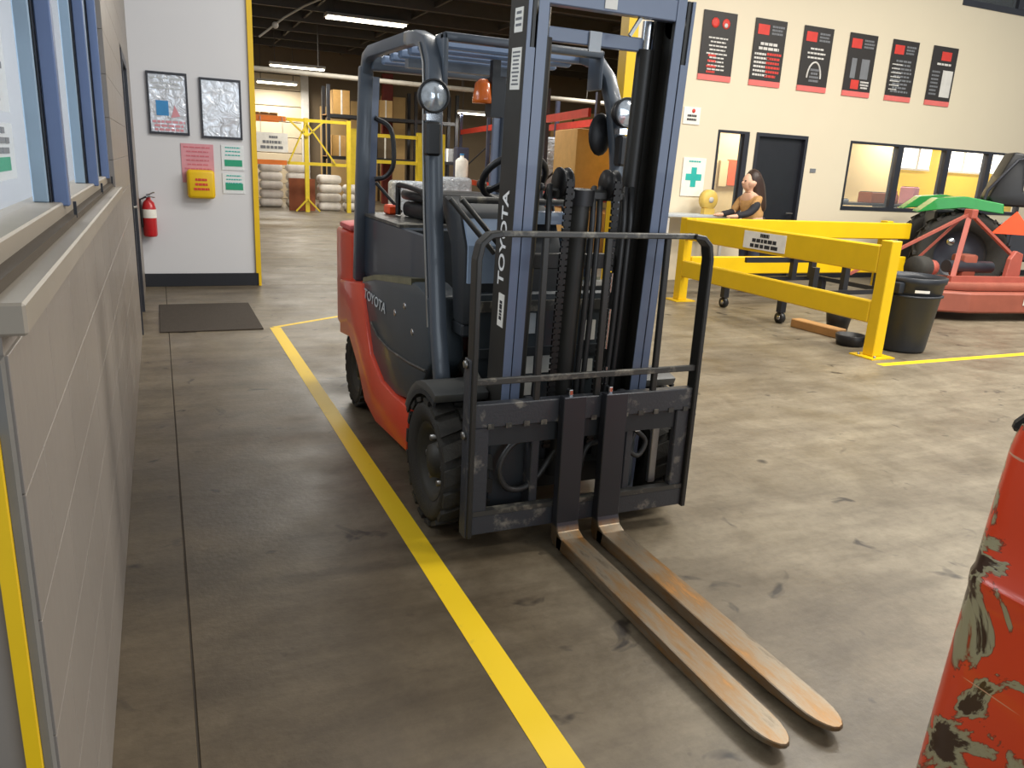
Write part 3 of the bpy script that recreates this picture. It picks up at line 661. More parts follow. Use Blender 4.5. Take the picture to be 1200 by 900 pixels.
c1 = rbox(.9, 2.3, .1, 1.0, 1.05, 2.2, 'cardboard_box', 'cardboard', 'large tan cardboard box under the red rack beam', 'box')
rbox(3.0, 5.0, .1, 1.0, 1.05, 2.1, 'wrapped_load', 'shrink_wrap', 'clear wrapped load on the red rack beside the mast', 'pallet load', .1)
rbox(5.8, 7.8, .1, 1.0, 1.05, 1.9, 'cardboard_box', 'cardboard', 'smaller cardboard load deeper along the red rack', 'box')
rbox(.2, 2.2, .1, 1.0, .0, .75, 'cardboard_stack', 'cardboard', 'cardboard stack standing below the lower red beam', 'box')
rbox(3.0, 5.0, .1, 1.0, .0, .8, 'cardboard_stack', 'brown_panel', 'brown stack under the lower red beam farther back', 'box')

# ================================================================== FORKLIFT
XC = 1.535
T = empty('forklift', (XC, 3.9, 0), 'red and dark grey forklift with black mast and forks lowered to the floor', 'forklift')
# chassis and body
B(1.16, 1.91, 2.95, 5.0, .16, .42).build('chassis', 'truck_dark', T, bevel=.02)
RED = [(4.951,.749),(4.366,.812),(4.284,.641),(4.164,.447),(3.937,.356),(3.697,.35),(3.40,.361),(3.43,.136),(4.044,.09),(4.286,.136),(4.458,.298),(4.688,.43),(4.967,.40)]
COV = [(4.45,.82),(4.133,.88),(3.40,.965),(3.20,.93),(3.15,.64),(3.38,.40),(3.697,.345),(3.937,.35),(4.164,.44),(4.284,.635)]
for s in (-1, 1):
    def sx(a): return XC + s*(XC-a)*-1 if False else (a if s < 0 else 2*XC-a)
    o = MB().prism(RED, 'x', sx(1.015), sx(1.10)).build('side_panel', 'truck_red', T, bevel=.012, seg=2); lab(o, 'red swept lower side panel')
    o = MB().prism(COV, 'x', sx(1.035), sx(1.20)).build('side_cover', 'truck_grey', T, bevel=.018, seg=2)
    MB().tube([(sx(1.033), y, z) for y, z in ((4.2, .62), (4.05, .57), (3.8, .555), (3.45, .575), (3.2, .60))], .007, 6).build('cover_crease', 'worn_black', o)
    MB().prism([(4.40, .84), (4.13, .895), (3.45, .975), (3.45, .945), (4.13, .868), (4.40, .815)], 'x', sx(1.035), sx(1.13)).build('step_edge', mat('ledge_highlight', (112, 108, 84), .5, var=.3, scale=10), o)  # pale yellowish highlight along the ledge is painted in its colour
# counterweight
cw = MB().prism([(1.06, 4.78), (1.035, 5.0), (1.05, 5.2), (1.16, 5.34), (1.91, 5.34), (2.02, 5.2), (2.035, 5.0), (2.01, 4.78)], 'z', .42, 1.06).build('counterweight', 'truck_red', T, bevel=.03, seg=3)
MB().prism([(1.045, 4.80), (1.05, 5.12), (1.2, 5.28), (1.87, 5.28), (2.02, 5.12), (2.025, 4.80)], 'z', 1.06, 1.10).build('counterweight_top', 'truck_red_faded', cw, bevel=.02, seg=2)
B(1.2, 1.87, 4.9, 5.3, .18, .42).build('rear_bumper', 'truck_dark', T, bevel=.02)
# hood and seat
B(1.11, 1.96, 3.86, 4.77, .80, 1.17).build('engine_hood', mat('hood_blue', (46, 56, 68), .4, coat=.2), T, bevel=.025, seg=3)
B(1.14, 1.93, 3.05, 3.87, .78, .84).build('floor_plate', 'truck_dark', T, bevel=.01)
MB().box(1.13, 1.94, 3.82, 3.86, .84, 1.16).build('hood_front', 'truck_dark', T)
MB().box(1.10, 1.97, 3.88, 4.77, 1.168, 1.183).build('hood_edge', 'worn_black', T)
st = empty('seat', (0, 0, 0)); st.parent = T; st.location = Vector((XC, 4.3, 1.18))-ORI[T.name]; ORI[st.name] = Vector((XC, 4.3, 1.18))
B(1.28, 1.80, 3.98, 4.48, 1.185, 1.27).build('seat_cushion', 'black_plastic', st, bevel=.03, seg=3)
B(1.29, 1.79, 4.12, 4.56, 1.275, 1.335).build('seat_backrest', 'black_plastic', st, bevel=.028, seg=3)
for x in (1.265, 1.815): MB().tube(smooth([(x, 4.5, 1.19), (x, 4.5, 1.33), (x, 4.45, 1.36), (x, 4.05, 1.34), (x, 4.0, 1.30)]), .016, 8).build('hip_rest', 'black_plastic', st)
B(1.22, 1.28, 4.55, 4.66, 1.185, 1.24).build('belt_anchor', 'safety_orange', st, bevel=.01)
for x in (1.105, 1.945): B(x, x+.02, 3.42, 4.77, .83, 1.168).build('hood_side', 'hood_blue', T, bevel=.006)
# dashboard, steering
ds = MB().prism([(3.02, .84), (3.14, .84), (3.20, 1.15), (3.34, 1.32), (3.30, 1.36), (3.10, 1.30), (3.02, 1.16)], 'x', 1.13, 1.58).build('dashboard', 'truck_dark', T, bevel=.015, seg=2)
MB().prism([(2.998, 1.02), (3.012, 1.02), (3.012, 1.17), (3.075, 1.275), (3.06, 1.28), (2.998, 1.175)], 'x', 1.14, 1.36).build('front_cowl', 'dash_sheen', ds)
MB().prism([(3.02, .84), (3.14, .84), (3.14, 1.0), (3.02, 1.0)], 'x', 1.58, 1.94).build('front_cowl', 'truck_dark', ds)
MB().bar((1.40, 3.07, 1.29), (1.62, 3.07, 1.29), .10, .05).build('display_hood', 'dash_sheen', ds)
MB().tube([(1.12, 3.06, 1.355), (1.60, 3.06, 1.355)], .014, 8).build('dash_rail', 'worn_black', ds)
MB().tube([(XC, 3.24, 1.22), (XC, 3.46, 1.42)], .03, 10).build('steering_column', 'black_plastic', T)
n_ = Vector((0, .7, .72)).normalized(); e1 = Vector((1, 0, 0)); e2 = n_.cross(e1)
cS = Vector((XC, 3.47, 1.44)) 
sw = MB().tube([cS+(e1*math.cos(a)+e2*math.sin(a))*.155 for a in [2*math.pi*i/28 for i in range(28)]], .016, 8, closed=True).build('steering_wheel', 'black_plastic', T)
for a in (.3, 2.4, 4.7): MB().bar(cS, cS+(e1*math.cos(a)+e2*math.sin(a))*.15, .03, .012, n_).build('spoke', 'black_plastic', sw)
MB().ball(cS, .04, 8).build('wheel_hub', 'black_plastic', sw)
MB().ball(cS+(e1*-.8+e2*.6)*.155+n_*.04, .025, 8).build('steering_knob', 'black_plastic', sw)
for k in range(3):
    o = MB().tube([(1.60+.05*k, 3.14, .98), (1.60+.05*k, 3.30, 1.40)], .008, 6).build('control_lever', 'black_plastic', T); MB().ball((1.60+.05*k, 3.305, 1.41), .02, 6).build('lever_knob', 'black_plastic', o)
for dx in (0, .05): MB().tube([(1.055+dx, 3.0, 1.36), (1.235+dx, 2.95, 1.15)], .011, 8).build('hydraulic_pipe', 'mast_black', T)
# front panel under the dash with decals
fp = B(1.18, 1.89, 3.0, 3.04, .42, .98).build('front_panel', 'truck_grey', T, bevel=.01)
B(1.20, 1.87, 2.985, 3.0, .90, .945).build('panel_ledge', 'worn_black', fp); B(1.20, 1.87, 2.985, 3.0, .70, .74).build('panel_rib', 'truck_dark', fp)
for x, z, mm in ((1.40, .80, 'cap_pale'), (1.40, .62, 'white_label'), (1.49, .62, 'white_label'), (1.40, .52, 'white_label'), (1.28, .64, 'cap_pale'), (1.28, .80, 'cap_pale'), (1.70, .76, 'white_label'), (1.70, .58, 'white_label')):
    B(x, x+.06, 2.992, 3.0, z, z+.09).build('decal', mm, fp)
# overhead guard
def swp(path, wd, h, upv): # rectangular section swept
    mb = MB()
    P = [Vector(p) for p in path]; vs = []; fs = []
    for i, p in enumerate(P):
        t = (P[min(i+1, len(P)-1)]-P[max(i-1, 0)]).normalized(); sd = t.cross(Vector(upv)).normalized(); u = sd.cross(t)
        vs += [p+sd*a*wd/2+u*b*h/2 for a, b in ((-1,-1),(1,-1),(1,1),(-1,1))]
    n = len(P)
    for i in range(n-1): fs += [(4*i+j, 4*i+(j+1) % 4, 4*i+4+(j+1) % 4, 4*i+4+j) for j in range(4)]
    fs += [(3, 2, 1, 0), (4*n-4, 4*n-3, 4*n-2, 4*n-1)]
    return mb.add(vs, fs)
for s in (-1, 1):
    def sx(a): return a if s < 0 else 2*XC-a
    # front pillar: slants forward going down, curls into the roof rail
    XS = (1.075, 1.075, 1.08, 1.085, 1.09, 1.095, 1.10, 1.10, 1.10) if s < 0 else (2.0, 2.0, 2.01, 1.99, 1.97, 1.945, 1.92, 1.915, 1.915)
    pth = [(x, y, z) for x, (y, z) in zip(XS, ((3.10, .58), (3.17, .80), (3.27, 1.28), (3.32, 1.62), (3.34, 1.78), (3.37, 1.90), (3.45, 1.985), (3.58, 2.02), (3.75, 2.035)))]
    o = swp(pth, .062, .068, (s, 0, 0)).build('guard_front_pillar', 'guard_paint', T, bevel=.014, seg=2)
    MB().tube([(x+s*.038, y+.025, z) for x, y, z in pth[1:7]], .006, 6).build('drip_rail', 'steel', o)
    swp([(pth[-1][0], 3.70, 2.033), (pth[-1][0], 4.45, 2.05), (pth[-1][0], 4.56, 2.03), (sx(1.10), 4.60, 1.95)], .062, .06, (s, 0, 0)).build('guard_side_rail', 'guard_paint', T, bevel=.012, seg=2)
    o = swp([(sx(1.10), 4.60, 1.99), (sx(1.09), 4.66, 1.3), (sx(1.085), 4.70, .78)], .07, .075, (s, 0, 0)).build('guard_rear_pillar', 'guard_paint', T, bevel=.014, seg=2)
    swp([(sx(1.15), 4.62, 1.94), (sx(1.14), 4.67, 1.3), (sx(1.135), 4.71, .8)], .03, .06, (s, 0, 0)).build('pillar_liner', 'blue_sheen', o)
MB().box(1.12, 1.89, 3.32, 3.37, 1.985, 2.02).box(1.12, 1.145, 3.32, 3.44, 1.80, 2.02).box(1.87, 1.89, 3.32, 3.44, 1.85, 2.02).build('guard_front_beam', 'guard_paint', T, bevel=.014, seg=2)
B(1.12, 1.95, 4.52, 4.60, 1.965, 2.04).build('guard_rear_beam', 'guard_paint', T, bevel=.012, seg=2)
for k in range(6): B(1.14, 1.93, 3.55+k*.165, 3.60+k*.165, 1.985, 2.03).build('roof_bar', mat('roof_sheen', (128, 148, 180), .3), T, bevel=.01)  # bars coloured pale blue to carry the reflection on the roof underside
B(1.14, 1.88, 3.90, 3.96, 1.93, 1.97).build('roof_crossbar', 'guard_paint', T)
MB().tube(smooth([(1.16, 4.62, 1.72), (1.24, 4.58, 1.66), (1.255, 4.57, 1.48), (1.22, 4.6, 1.40), (1.16, 4.63, 1.38)]), .014, 8).build('grab_handle', 'black_plastic', T)
MB().tube([(1.17, 4.64, 1.36), (1.30, 4.55, 1.2)], .010, 6).build('seat_belt', 'black_plastic', T)
# work lights on the pillars
for s, xx in ((-1, 1.05), (1, 1.97)):
    o = MB().lathe([(.001, .06), (.045, .055), (.062, .02), (.066, -.01), (.060, -.022)], (xx, 3.235, 1.755), 'y', 24).build('work_light', 'black_plastic', T)
    MB().lathe([(.001, -.030), (.03, -.028), (.058, -.015)], (xx, 3.235, 1.755), 'y', 24).build('lens', 'lens', o)
    MB().lathe([(.058, -.024), (.067, -.024), (.067, -.008), (.058, -.008)], (xx, 3.235, 1.755), 'y', 24, True).build('bezel', 'black_plastic', o)
    MB().box(xx-.03, xx+.03, 3.22, 3.27, 1.66, 1.685).box(xx-.012, xx+.012, 3.23, 3.26, 1.68, 1.70).build('bracket', 'chrome', o)
    B(xx-.032, xx+.032, 3.20, 3.26, 1.52, 1.655).build('turn_signal', 'black_plastic', T, bevel=.01)
bc = MB().lathe([(.001, 0), (.05, 0), (.05, .02), (.04, .09), (.02, .11), (.001, .112)], (1.46, 3.72, 1.78), 'z', 16).build('beacon', 'orange_lens', T)
MB().box(1.49, 1.56, 3.68, 3.76, 1.72, 1.90).box(1.50, 1.54, 3.70, 3.74, 1.9, 1.98).build('beacon_bracket', 'black_plastic', bc)
# mirror on the right pillar
MB().ball((1.93, 3.38, 1.66), .085, 8, (.75, .25, 1.15)).build('mirror', 'black_plastic', T)
# wheels
def wheel(cx, cyy, r, wd, s, name, lugs):
    x0 = cx if s < 0 else cx-wd
    c = (x0, cyy, r)
    ri = r*.60
    prof = [(ri, .03), (r*.84, .0), (r*.93, .015), (r*.945, wd*.2), (r*.945, wd*.8), (r*.93, wd-.015), (r*.84, wd), (ri, wd-.03), (ri-.02, wd*.5)]
    o = MB().lathe(prof, c, 'x', 40, True).build(name, 'tyre', T)
    mb = MB()
    for k in range(lugs):
        for half in (0, 1):
            a = 2*math.pi*(k+.5*half)/lugs; xa, xb = (0.004, wd*.47) if half == 0 else (wd*.53, wd-.004); dw = math.pi/lugs*.62
            vs = []
            for rr in (r*.93, r*1.0):
                for x, sk in ((xa, .10 if half == 0 else 0), (xb, 0 if half == 0 else .10)):
                    for d in (-dw, dw):
                        q = a+d+sk; vs.append((c[0]+x, c[1]+rr*math.cos(q), c[2]+rr*math.sin(q)))
            mb.add(vs, [(0,1,3,2),(4,6,7,5),(0,4,5,1),(2,3,7,6),(0,2,6,4),(1,5,7,3)])
    mb.build('tread', 'tyre', o)['kind'] = 'stuff'
    f = x0+.035 if s < 0 else x0+wd-.035; q = 1 if s < 0 else -1
    rm = MB().lathe([(ri+.005, f-x0-q*.01), (ri-.02, f-x0), (ri*.72, f-x0+q*.05), (ri*.5, f-x0+q*.045), (ri*.42, f-x0+q*.0), (.001, f-x0-q*.01)], c, 'x', 32).build('rim', 'rim', o)
    mb = MB()
    for k in range(6):
        a = 2*math.pi*k/6; mb.lathe([(.001, -q*.02), (.014, -q*.02), (.014, q*.03)], (f+q*.03, c[1]+ri*.6*math.cos(a), c[2]+ri*.6*math.sin(a)), 'x', 6)
    mb.build('lug_nuts', 'steel', o)['kind'] = 'stuff'
    return o
wheel(.95, 2.95, .275, .21, -1, 'front_wheel', 17); wheel(2*XC-.95, 2.95, .275, .21, 1, 'front_wheel', 17)
wheel(1.03, 4.66, .235, .16, -1, 'rear_wheel', 20); wheel(2*XC-1.03, 4.66, .235, .16, 1, 'rear_wheel', 20)
for s in (-1, 1):
    def sx(a): return a if s < 0 else 2*XC-a
    an = [math.radians(a) for a in (28, 40, 52, 64, 76, 88, 100, 110)]
    pr = [(2.95+.305*math.cos(a), .275+.305*math.sin(a)) for a in an] + [(2.95+.35*math.cos(a), .275+.345*math.sin(a)) for a in an[::-1]]
    o = MB().prism(pr, 'x', sx(.955), sx(1.19)).build('fender', mat('fender_grey', (70, 70, 68), .5), T, bevel=.006, seg=2)
    MB().prism([(2.95+q*math.cos(a), .275+q*math.sin(a)) for q, aa in ((.29, an), (.31, an[::-1])) for a in aa], 'x', sx(.953), sx(.965)).build('fender_lip', 'truck_dark', o)
# lettering and badges on the left cover
text('TOYOTA', .078, 'cap_pale', T, (1.031, 4.36, .735), (0, -1, -.02), (0, 0, 1), 'body_lettering', .15, .001, .001, 1.45)
for y, z in ((3.72, .765), (3.55, .83), (3.42, .73)):
    MB().ball((1.034, y, z), .016, 6, (.3, 1.4, 1)).build('chrome_badge', 'chrome', T)
# ---- mast (leaning forward a little)
TILT = math.radians(3.0); PIV = Vector((XC, 2.745, .2))
def tl(p):
    p = Vector(p)-PIV; c, s = math.cos(TILT), math.sin(TILT)
    return PIV + Vector((p.x, p.y*c - p.z*s, p.y*s + p.z*c))
def TM(mb): mb.v = [tl(p) for p in mb.v]; return mb
ZT = 2.12
for s in (-1, 1):
    def sx(a): return a if s < 0 else 2*XC-a
    yf, yb_ = 2.745, 2.90
    # outer rail: web on the outside, flanges front and back
    mb = MB().box(sx(1.195), sx(1.212), yf, yb_, .08, ZT).box(sx(1.212), sx(1.228), yf, yf+.02, .08, ZT).box(sx(1.212), sx(1.25), yb_-.02, yb_, .08, ZT)
    o = TM(mb).build('outer_mast_rail', 'mast_black', T, bevel=.002)
    TM(MB().box(sx(1.195), sx(1.229), yf-.004, yf, .08, ZT-.22).box(sx(1.195), sx(1.208), yf-.004, yf, ZT-.22, ZT)).build('rail_face', 'blue_sheen', o)  # front strip coloured with the bluish reflection on the black rail
    mb = MB().box(sx(1.236), sx(1.252), yf+.002, yb_-.03, .10, ZT+.01).box(sx(1.252), sx(1.272), yf+.002, yf+.022, .10, ZT+.01).box(sx(1.252), sx(1.29), yb_-.05, yb_-.03, .10, ZT+.01)
    o = TM(mb).build('inner_mast_rail', 'mast_black', T, bevel=.002)
    TM(MB().box(sx(1.234), sx(1.273), yf-.003, yf+.002, .10, ZT+.01)).build('rail_face', 'blue_sheen', o)
    TM(MB().lathe([(.001, 0), (.05, 0), (.05, .03), (.001, .03)], (sx(1.222) if s < 0 else sx(1.222)-.03, yf+.05, ZT-.08), 'x', 20)).build('mast_roller', 'steel', T)
    # lift cylinders and hoses behind the rails
    TM(MB().tube([(sx(1.315), 2.865, .2), (sx(1.315), 2.865, 1.95)], .034, 12)).build('lift_cylinder', 'mast_black', T)
    TM(MB().tube([(sx(1.315), 2.865, 1.95), (sx(1.315), 2.865, 2.05)], .022, 10)).build('cylinder_rod', 'chrome', T)
    # tilt cylinder from mast foot to chassis
    MB().tube([(sx(1.20), 2.90, .56), (sx(1.20), 3.4, .70)], .032, 10).build('tilt_cylinder', 'mast_black', T)
    MB().bar((sx(1.16), 2.89, .56), (sx(1.16), 3.0, .62), .05, .10).build('tilt_bracket', 'worn_black', T)
for z0, z1, y0, y1, nm in ((2.045, 2.12, 2.745, 2.80, 'top_crossbar'), (1.94, 1.99, 2.86, 2.90, 'top_crossbar'), (1.10, 1.16, 2.86, 2.895, 'middle_crossbar'), (.14, .24, 2.83, 2.90, 'bottom_crossbar')):
    o = TM(B(1.255, 1.815, y0, y1, z0, z1)).build(nm, 'blue_sheen' if z0 > 1.8 else 'mast_black', T, bevel=.004)
    if z0 > 2: TM(B(1.49, 1.54, 2.741, 2.745, 2.055, 2.105)).build('decal', 'white_label', o); TM(MB().bar((1.66, 2.77, 2.045), (1.62, 2.77, 1.98), .012, .012)).build('cable_clip', 'steel', o)
    elif z0 > 1.9: TM(B(1.50, 1.55, 2.85, 2.86, 1.92, 1.99)).build('decal', 'cap_pale', o)
# centre free-lift cylinder, chains and hoses
TM(MB().tube([(XC-.02, 2.84, .2), (XC-.02, 2.84, 1.36)], .045, 16)).build('free_lift_cylinder', 'mast_black', T)
TM(MB().tube([(XC-.02, 2.84, 1.36), (XC-.02, 2.84, 1.42)], .06, 16)).build('cylinder_cap', 'black_plastic', T)
TM(MB().box(XC-.14, XC+.16, 2.80, 2.88, 1.38, 1.42)).build('chain_crosshead', 'mast_black', T, bevel=.008)
for x in (XC-.11, XC+.10):
    TM(MB().lathe([(.001, 0), (.06, 0), (.06, .008), (.05, .012), (.05, .03), (.06, .034), (.06, .042), (.001, .042)], (x-.02, 2.82, 1.44), 'x', 20)).build('chain_sheave', 'black_plastic', T)
    mb = MB()
    for k in range(44):
        z = .36+k*.025; mb.box(x-.016, x+.016, 2.755, 2.768, z, z+.018); mb.box(x-.008, x+.008, 2.757, 2.766, z+.017, z+.026)
    TM(mb).build('lift_chain', 'chain', T)['kind'] = 'stuff'
for k, (x, y) in enumerate(((XC+.02, 2.79), (XC+.05, 2.79), (XC+.17, 2.80), (XC+.20, 2.80), (XC-.17, 2.80))):
    TM(MB().tube([(x, y, .5), (x+.005, y, .9), (x, y, 1.30), (x+.01, y+.03, 1.43), (x+.02, y+.08, 1.38)], .012, 8)).build('hydraulic_hose', 'hose', T)
for x, z0, z1 in ((XC+.135, .78, .95), (XC+.15, .62, .70), (XC+.125, 1.02, 1.10)): TM(MB().tube([(x, 2.775, z0), (x, 2.775, z1)], .010, 8)).build('steel_fitting', 'chrome', T)
# stickers and brand lettering on the outer face of the left rail
def ml(z): return tl((1.1935, 2.82, z))
upm = Vector((0, -math.sin(TILT), math.cos(TILT))); rgt = Vector((0, -math.cos(TILT), -math.sin(TILT)))
for z0, z1, wd, n in ((1.95, 2.03, .07, 3), (1.76, 1.90, .085, 9)):
    o = TM(B(1.1925, 1.195, 2.815-wd/2, 2.815+wd/2, z0, z1)).build('warning_sticker', 'white_label', T)
    textlines(o, 'print', 'print_grey', tl((1.1922, 2.815+wd*.38, z1-.012)), rgt, upm, wd*.76, n, (z1-z0-.02)/n, rb, .45, th=.0006)
text('TOYOTA', .078, mat('letter_white', (250, 250, 246), .5).name, T, tl((1.194, 2.80, 1.045)), upm, -rgt, 'mast_lettering', 0, .0008, .0012, 1.12)
o = TM(B(1.1925, 1.195, 2.775, 2.83, .885, 1.015)).build('model_plate', 'white_label', T)
textlines(o, 'print', 'print_dark', tl((1.1922, 2.815, .90)), upm, -rgt, .10, 1, .03, rb, .8, th=.0006)
# ---- carriage and load backrest
YB = 2.60
CT = math.radians(1.0)
o = B(1.03, 2.045, YB-.005, YB+.04, .53, .625).build('carriage_bar', 'carriage_black', T, bevel=.004)
mb = MB()
for k in range(13): mb.box(1.09+k*.075, 1.115+k*.075, YB-.009, YB-.004, .525, .545)
mb.build('bar_notches', 'worn_black', o)['kind'] = 'stuff'
o = B(1.03, 2.045, YB-.005, YB+.04, .085, .165).build('carriage_bar', 'carriage_black', T, bevel=.004)
B(1.04, 2.035, YB-.007, YB+.03, .165, .185).build('bar_ledge', 'worn_black', o)
for x0, x1 in ((1.035, 1.10), (1.965, 2.03)): B(x0, x1, YB, YB+.035, .165, .53).build('carriage_plate', 'carriage_black', T, bevel=.004)
for x in (1.30, 1.74): B(x, x+.035, YB+.03, YB+.14, .15, .60).build('carriage_bracket', 'carriage_black', T, bevel=.004)
B(1.10, 1.97, YB+.012, YB+.03, .45, .53).build('carriage_plate', 'truck_dark', T)
for x in (1.025, 2.04):
    q = 1 if x < XC else -1
    swp([(x, YB+.01, .08), (x, YB+.01, .80), (x, YB+.01, 1.17), (x+q*.012, YB+.01, 1.225), (x+q*.045, YB+.01, 1.255), (x+q*.09, YB+.01, 1.262)], .022, .06, (0, 1, 0)).build('backrest_post', 'mast_black', T, bevel=.004)
    B(x-.018 if q > 0 else x, x if q > 0 else x+.018, YB-.01, YB+.05, .08, .80).build('backrest_side_plate', 'carriage_black', T, bevel=.003)
    for z in (.78, .50): MB().lathe([(.001, 0), (.016, 0), (.016, .012), (.001, .012)], (x-.03 if q > 0 else x+.018, YB+.02, z), 'x', 6).build('bolt', 'steel', T)
B(1.10, 1.965, YB-.006, YB+.02, 1.25, 1.272).build('backrest_top_bar', 'worn_black', T, bevel=.004)
B(1.03, 2.035, YB-.006, YB+.012, .70, .725).build('backrest_lower_bar', 'worn_black', T, bevel=.003)
for x in (1.295, 1.565, 1.836): B(x-.0125, x+.0125, YB, YB+.02, .62, 1.252).build('backrest_bar', 'mast_black', T, bevel=.003)
for x in (1.42, 1.60): B(x, x+.018, YB-.03, YB, .625, .665).build('fork_pin', 'chrome', T, bevel=.003)
# hoses and machinery seen through the carriage window
MB().tube(smooth([(1.40, 2.66, .46), (1.24, 2.655, .44), (1.17, 2.65, .34), (1.21, 2.65, .245), (1.31, 2.65, .25), (1.42, 2.66, .38)]), .013, 8).build('hydraulic_hose', 'hose', T)
MB().tube(smooth([(1.62, 2.66, .40), (1.56, 2.65, .38), (1.53, 2.65, .25)]), .011, 8).build('hydraulic_hose', 'hose', T)
MB().tube(smooth([(1.80, 2.66, .42), (1.77, 2.65, .36), (1.82, 2.65, .32), (1.86, 2.66, .38), (1.80, 2.67, .44)]), .011, 8).build('hydraulic_hose', 'hose', T)
B(1.26, 1.38, 2.655, 2.665, .44, .452).build('steel_fitting', 'chrome', T); B(1.79, 1.81, 2.64, 2.66, .435, .45).build('steel_fitting', 'chrome', T)
B(1.14, 1.32, 2.70, 2.76, .12, .46).build('valve_block', 'truck_dark', T, bevel=.01); B(1.72, 1.84, 2.70, 2.76, .15, .46).build('valve_block', 'truck_grey', T, bevel=.01)
B(1.895, 1.93, 2.66, 2.68, .18, .46).build('steel_link', 'steel', T, bevel=.003)
# ---- forks
for fx0, fx1 in ((1.39, 1.49), (1.58, 1.683)):
    bm_ = MB()
    yH = 2.535; cxm = (fx0+fx1)/2
    # blade outline with rounded tip, tapering in thickness
    hw = (fx1-fx0)/2
    tip = [(-hw*math.cos(a)*1.0, 1.27+.11*(1-math.sin(a))) for a in [math.pi*i/10 for i in range(11)]]
    ys = [2.54, 2.2, 1.8, 1.5]
    topz = lambda y: .048 + (.012*(y-1.27)/1.27); botz = lambda y: .006 + (.026*max(0, (1.6-y))/.33)
    rows = [(-hw, hw, y) for y in ys]
    L = [(cxm-hw, y) for y in ys] + [(cxm+dx, y) for dx, y in tip] + [(cxm+hw, y) for y in ys[::-1]]
    n = len(L)
    vs = [(x, y, topz(y)) for x, y in L] + [(x, y, botz(y)) for x, y in L]
    bm_.add(vs, [tuple(range(n)), tuple(range(n, 2*n))[::-1]] + [(i, (i+1) % n, n+(i+1) % n, n+i) for i in range(n)])
    # heel and shank
    bm_.prism([(2.50, .006), (2.57, .006), (2.59, .03), (2.594, .64), (2.552, .64), (2.545, .11), (2.53, .075), (2.49, .060)], 'x', fx0, fx1)
    f = bm_.build('fork', 'fork', T, bevel=.003)
# battery of small floor-side bits
B(1.13, 1.20, 3.25, 3.40, .28, .45).build('step_plate', 'worn_black', T, bevel=.006)

# ================================================================== RIGHT SIDE: guardrail, can, mower, tractor, person
gr = empty('guardrail', (5.8, 6.4, 0), 'yellow steel guardrail with a white sign, running back beside the trash can', 'guardrail')
B(5.74, 5.86, 4.87, 4.99, .012, 1.035).build('post', 'yellow_paint', gr, bevel=.006); B(5.66, 5.94, 4.80, 5.06, 0, .012).build('base_plate', 'yellow_paint', gr)
B(5.74, 5.86, 7.82, 7.94, .012, 1.0).build('post', 'yellow_paint', gr, bevel=.006); B(5.66, 5.94, 7.75, 8.01, 0, .012).build('base_plate', 'yellow_paint', gr)
def wrail(x, y0, y1, z0, z1, axis='y'):
    h = z1-z0; pr = [(0, z0), (-.03, z0+.02), (-.03, z0+h*.35), (0, z0+h*.45), (0, z0+h*.55), (-.03, z0+h*.65), (-.03, z1-.02), (0, z1), (.012, z1), (-.015, z1-.03), (-.015, z0+h*.68), (.012, z0+h*.56), (.012, z0+h*.44), (-.015, z0+h*.32), (-.015, z0+.03), (.012, z0)]
    return pr
for z0, z1 in ((.745, .99), (.30, .50)):
    MB().box(5.735, 5.80, 4.99, 7.82, z0, z1).build('rail', 'yellow_paint', gr, bevel=.012)
for x, y in ((5.72, 4.86), (5.88, 5.0), (5.70, 5.02)): MB().lathe([(.001, .03), (.012, .03), (.012, .012)], (x, y-.03, 0), 'z', 6).build('anchor_bolt', 'steel', gr)
sgn = B(5.728, 5.734, 6.13, 6.76, .775, .955).build('sign_plate', 'white_label', gr)
rg = random.Random(9)
textlines(sgn, 'print', 'print_dark', (5.7275, 6.52, .94), (0, -1, 0), (0, 0, 1), .16, 1, .05, rg, .75); textlines(sgn, 'print', 'print_dark', (5.7275, 6.63, .885), (0, -1, 0), (0, 0, 1), .38, 1, .05, rg, .75); textlines(sgn, 'print', 'print_dark', (5.7275, 6.72, .83), (0, -1, 0), (0, 0, 1), .56, 1, .05, rg, .75)
g2 = empty('guardrail', (8.2, 7.9, 0), 'yellow guardrail along the back, parallel to the cream wall', 'guardrail')
for x in (9.2,): B(x-.06, x+.06, 7.90, 8.02, .0, 1.02).build('post', 'yellow_paint', g2, bevel=.006)
for z0, z1 in ((.78, 1.0), (.32, .54)): B(5.88, 9.55, 7.835, 7.895, z0, z1).build('rail', 'yellow_paint', g2, bevel=.012)

# trash can
tcn = empty('trash_can', (6.36, 5.12, 0), 'black plastic trash can beside the yellow guardrail post', 'trash can')
MB().lathe([(.001, .01), (.215, .01), (.222, .03), (.285, .64), (.30, .65), (.305, .70), (.292, .705), (.275, .66), (.21, .06), (.001, .05)], (6.36, 5.12, 0), 'z', 36).build('body', 'can_plastic', tcn)
MB().lathe([(.272, .52), (.292, .525), (.292, .54), (.276, .545)], (6.36, 5.12, 0), 'z', 36).build('rib', 'can_plastic', tcn)
for a in (.3, 3.44): B(6.36+.31*math.cos(a)-.035, 6.36+.31*math.cos(a)+.035, 5.12+.31*math.sin(a)-.07, 5.12+.31*math.sin(a)+.07, .56, .66).build('handle', 'can_plastic', tcn, bevel=.015, seg=2)
mb = MB()
for k in range(8):
    a0 = math.radians(228+k*3.2); a1 = math.radians(228+(k+1)*3.2)
    q = [(6.36+.292*math.cos(a), 5.12+.292*math.sin(a), z) for a, z in ((a0, .575), (a1, .575), (a1, .60), (a0, .60))]; mb.add(q, [(0, 1, 2, 3)])
mb.build('paper_label', 'white_label', tcn)

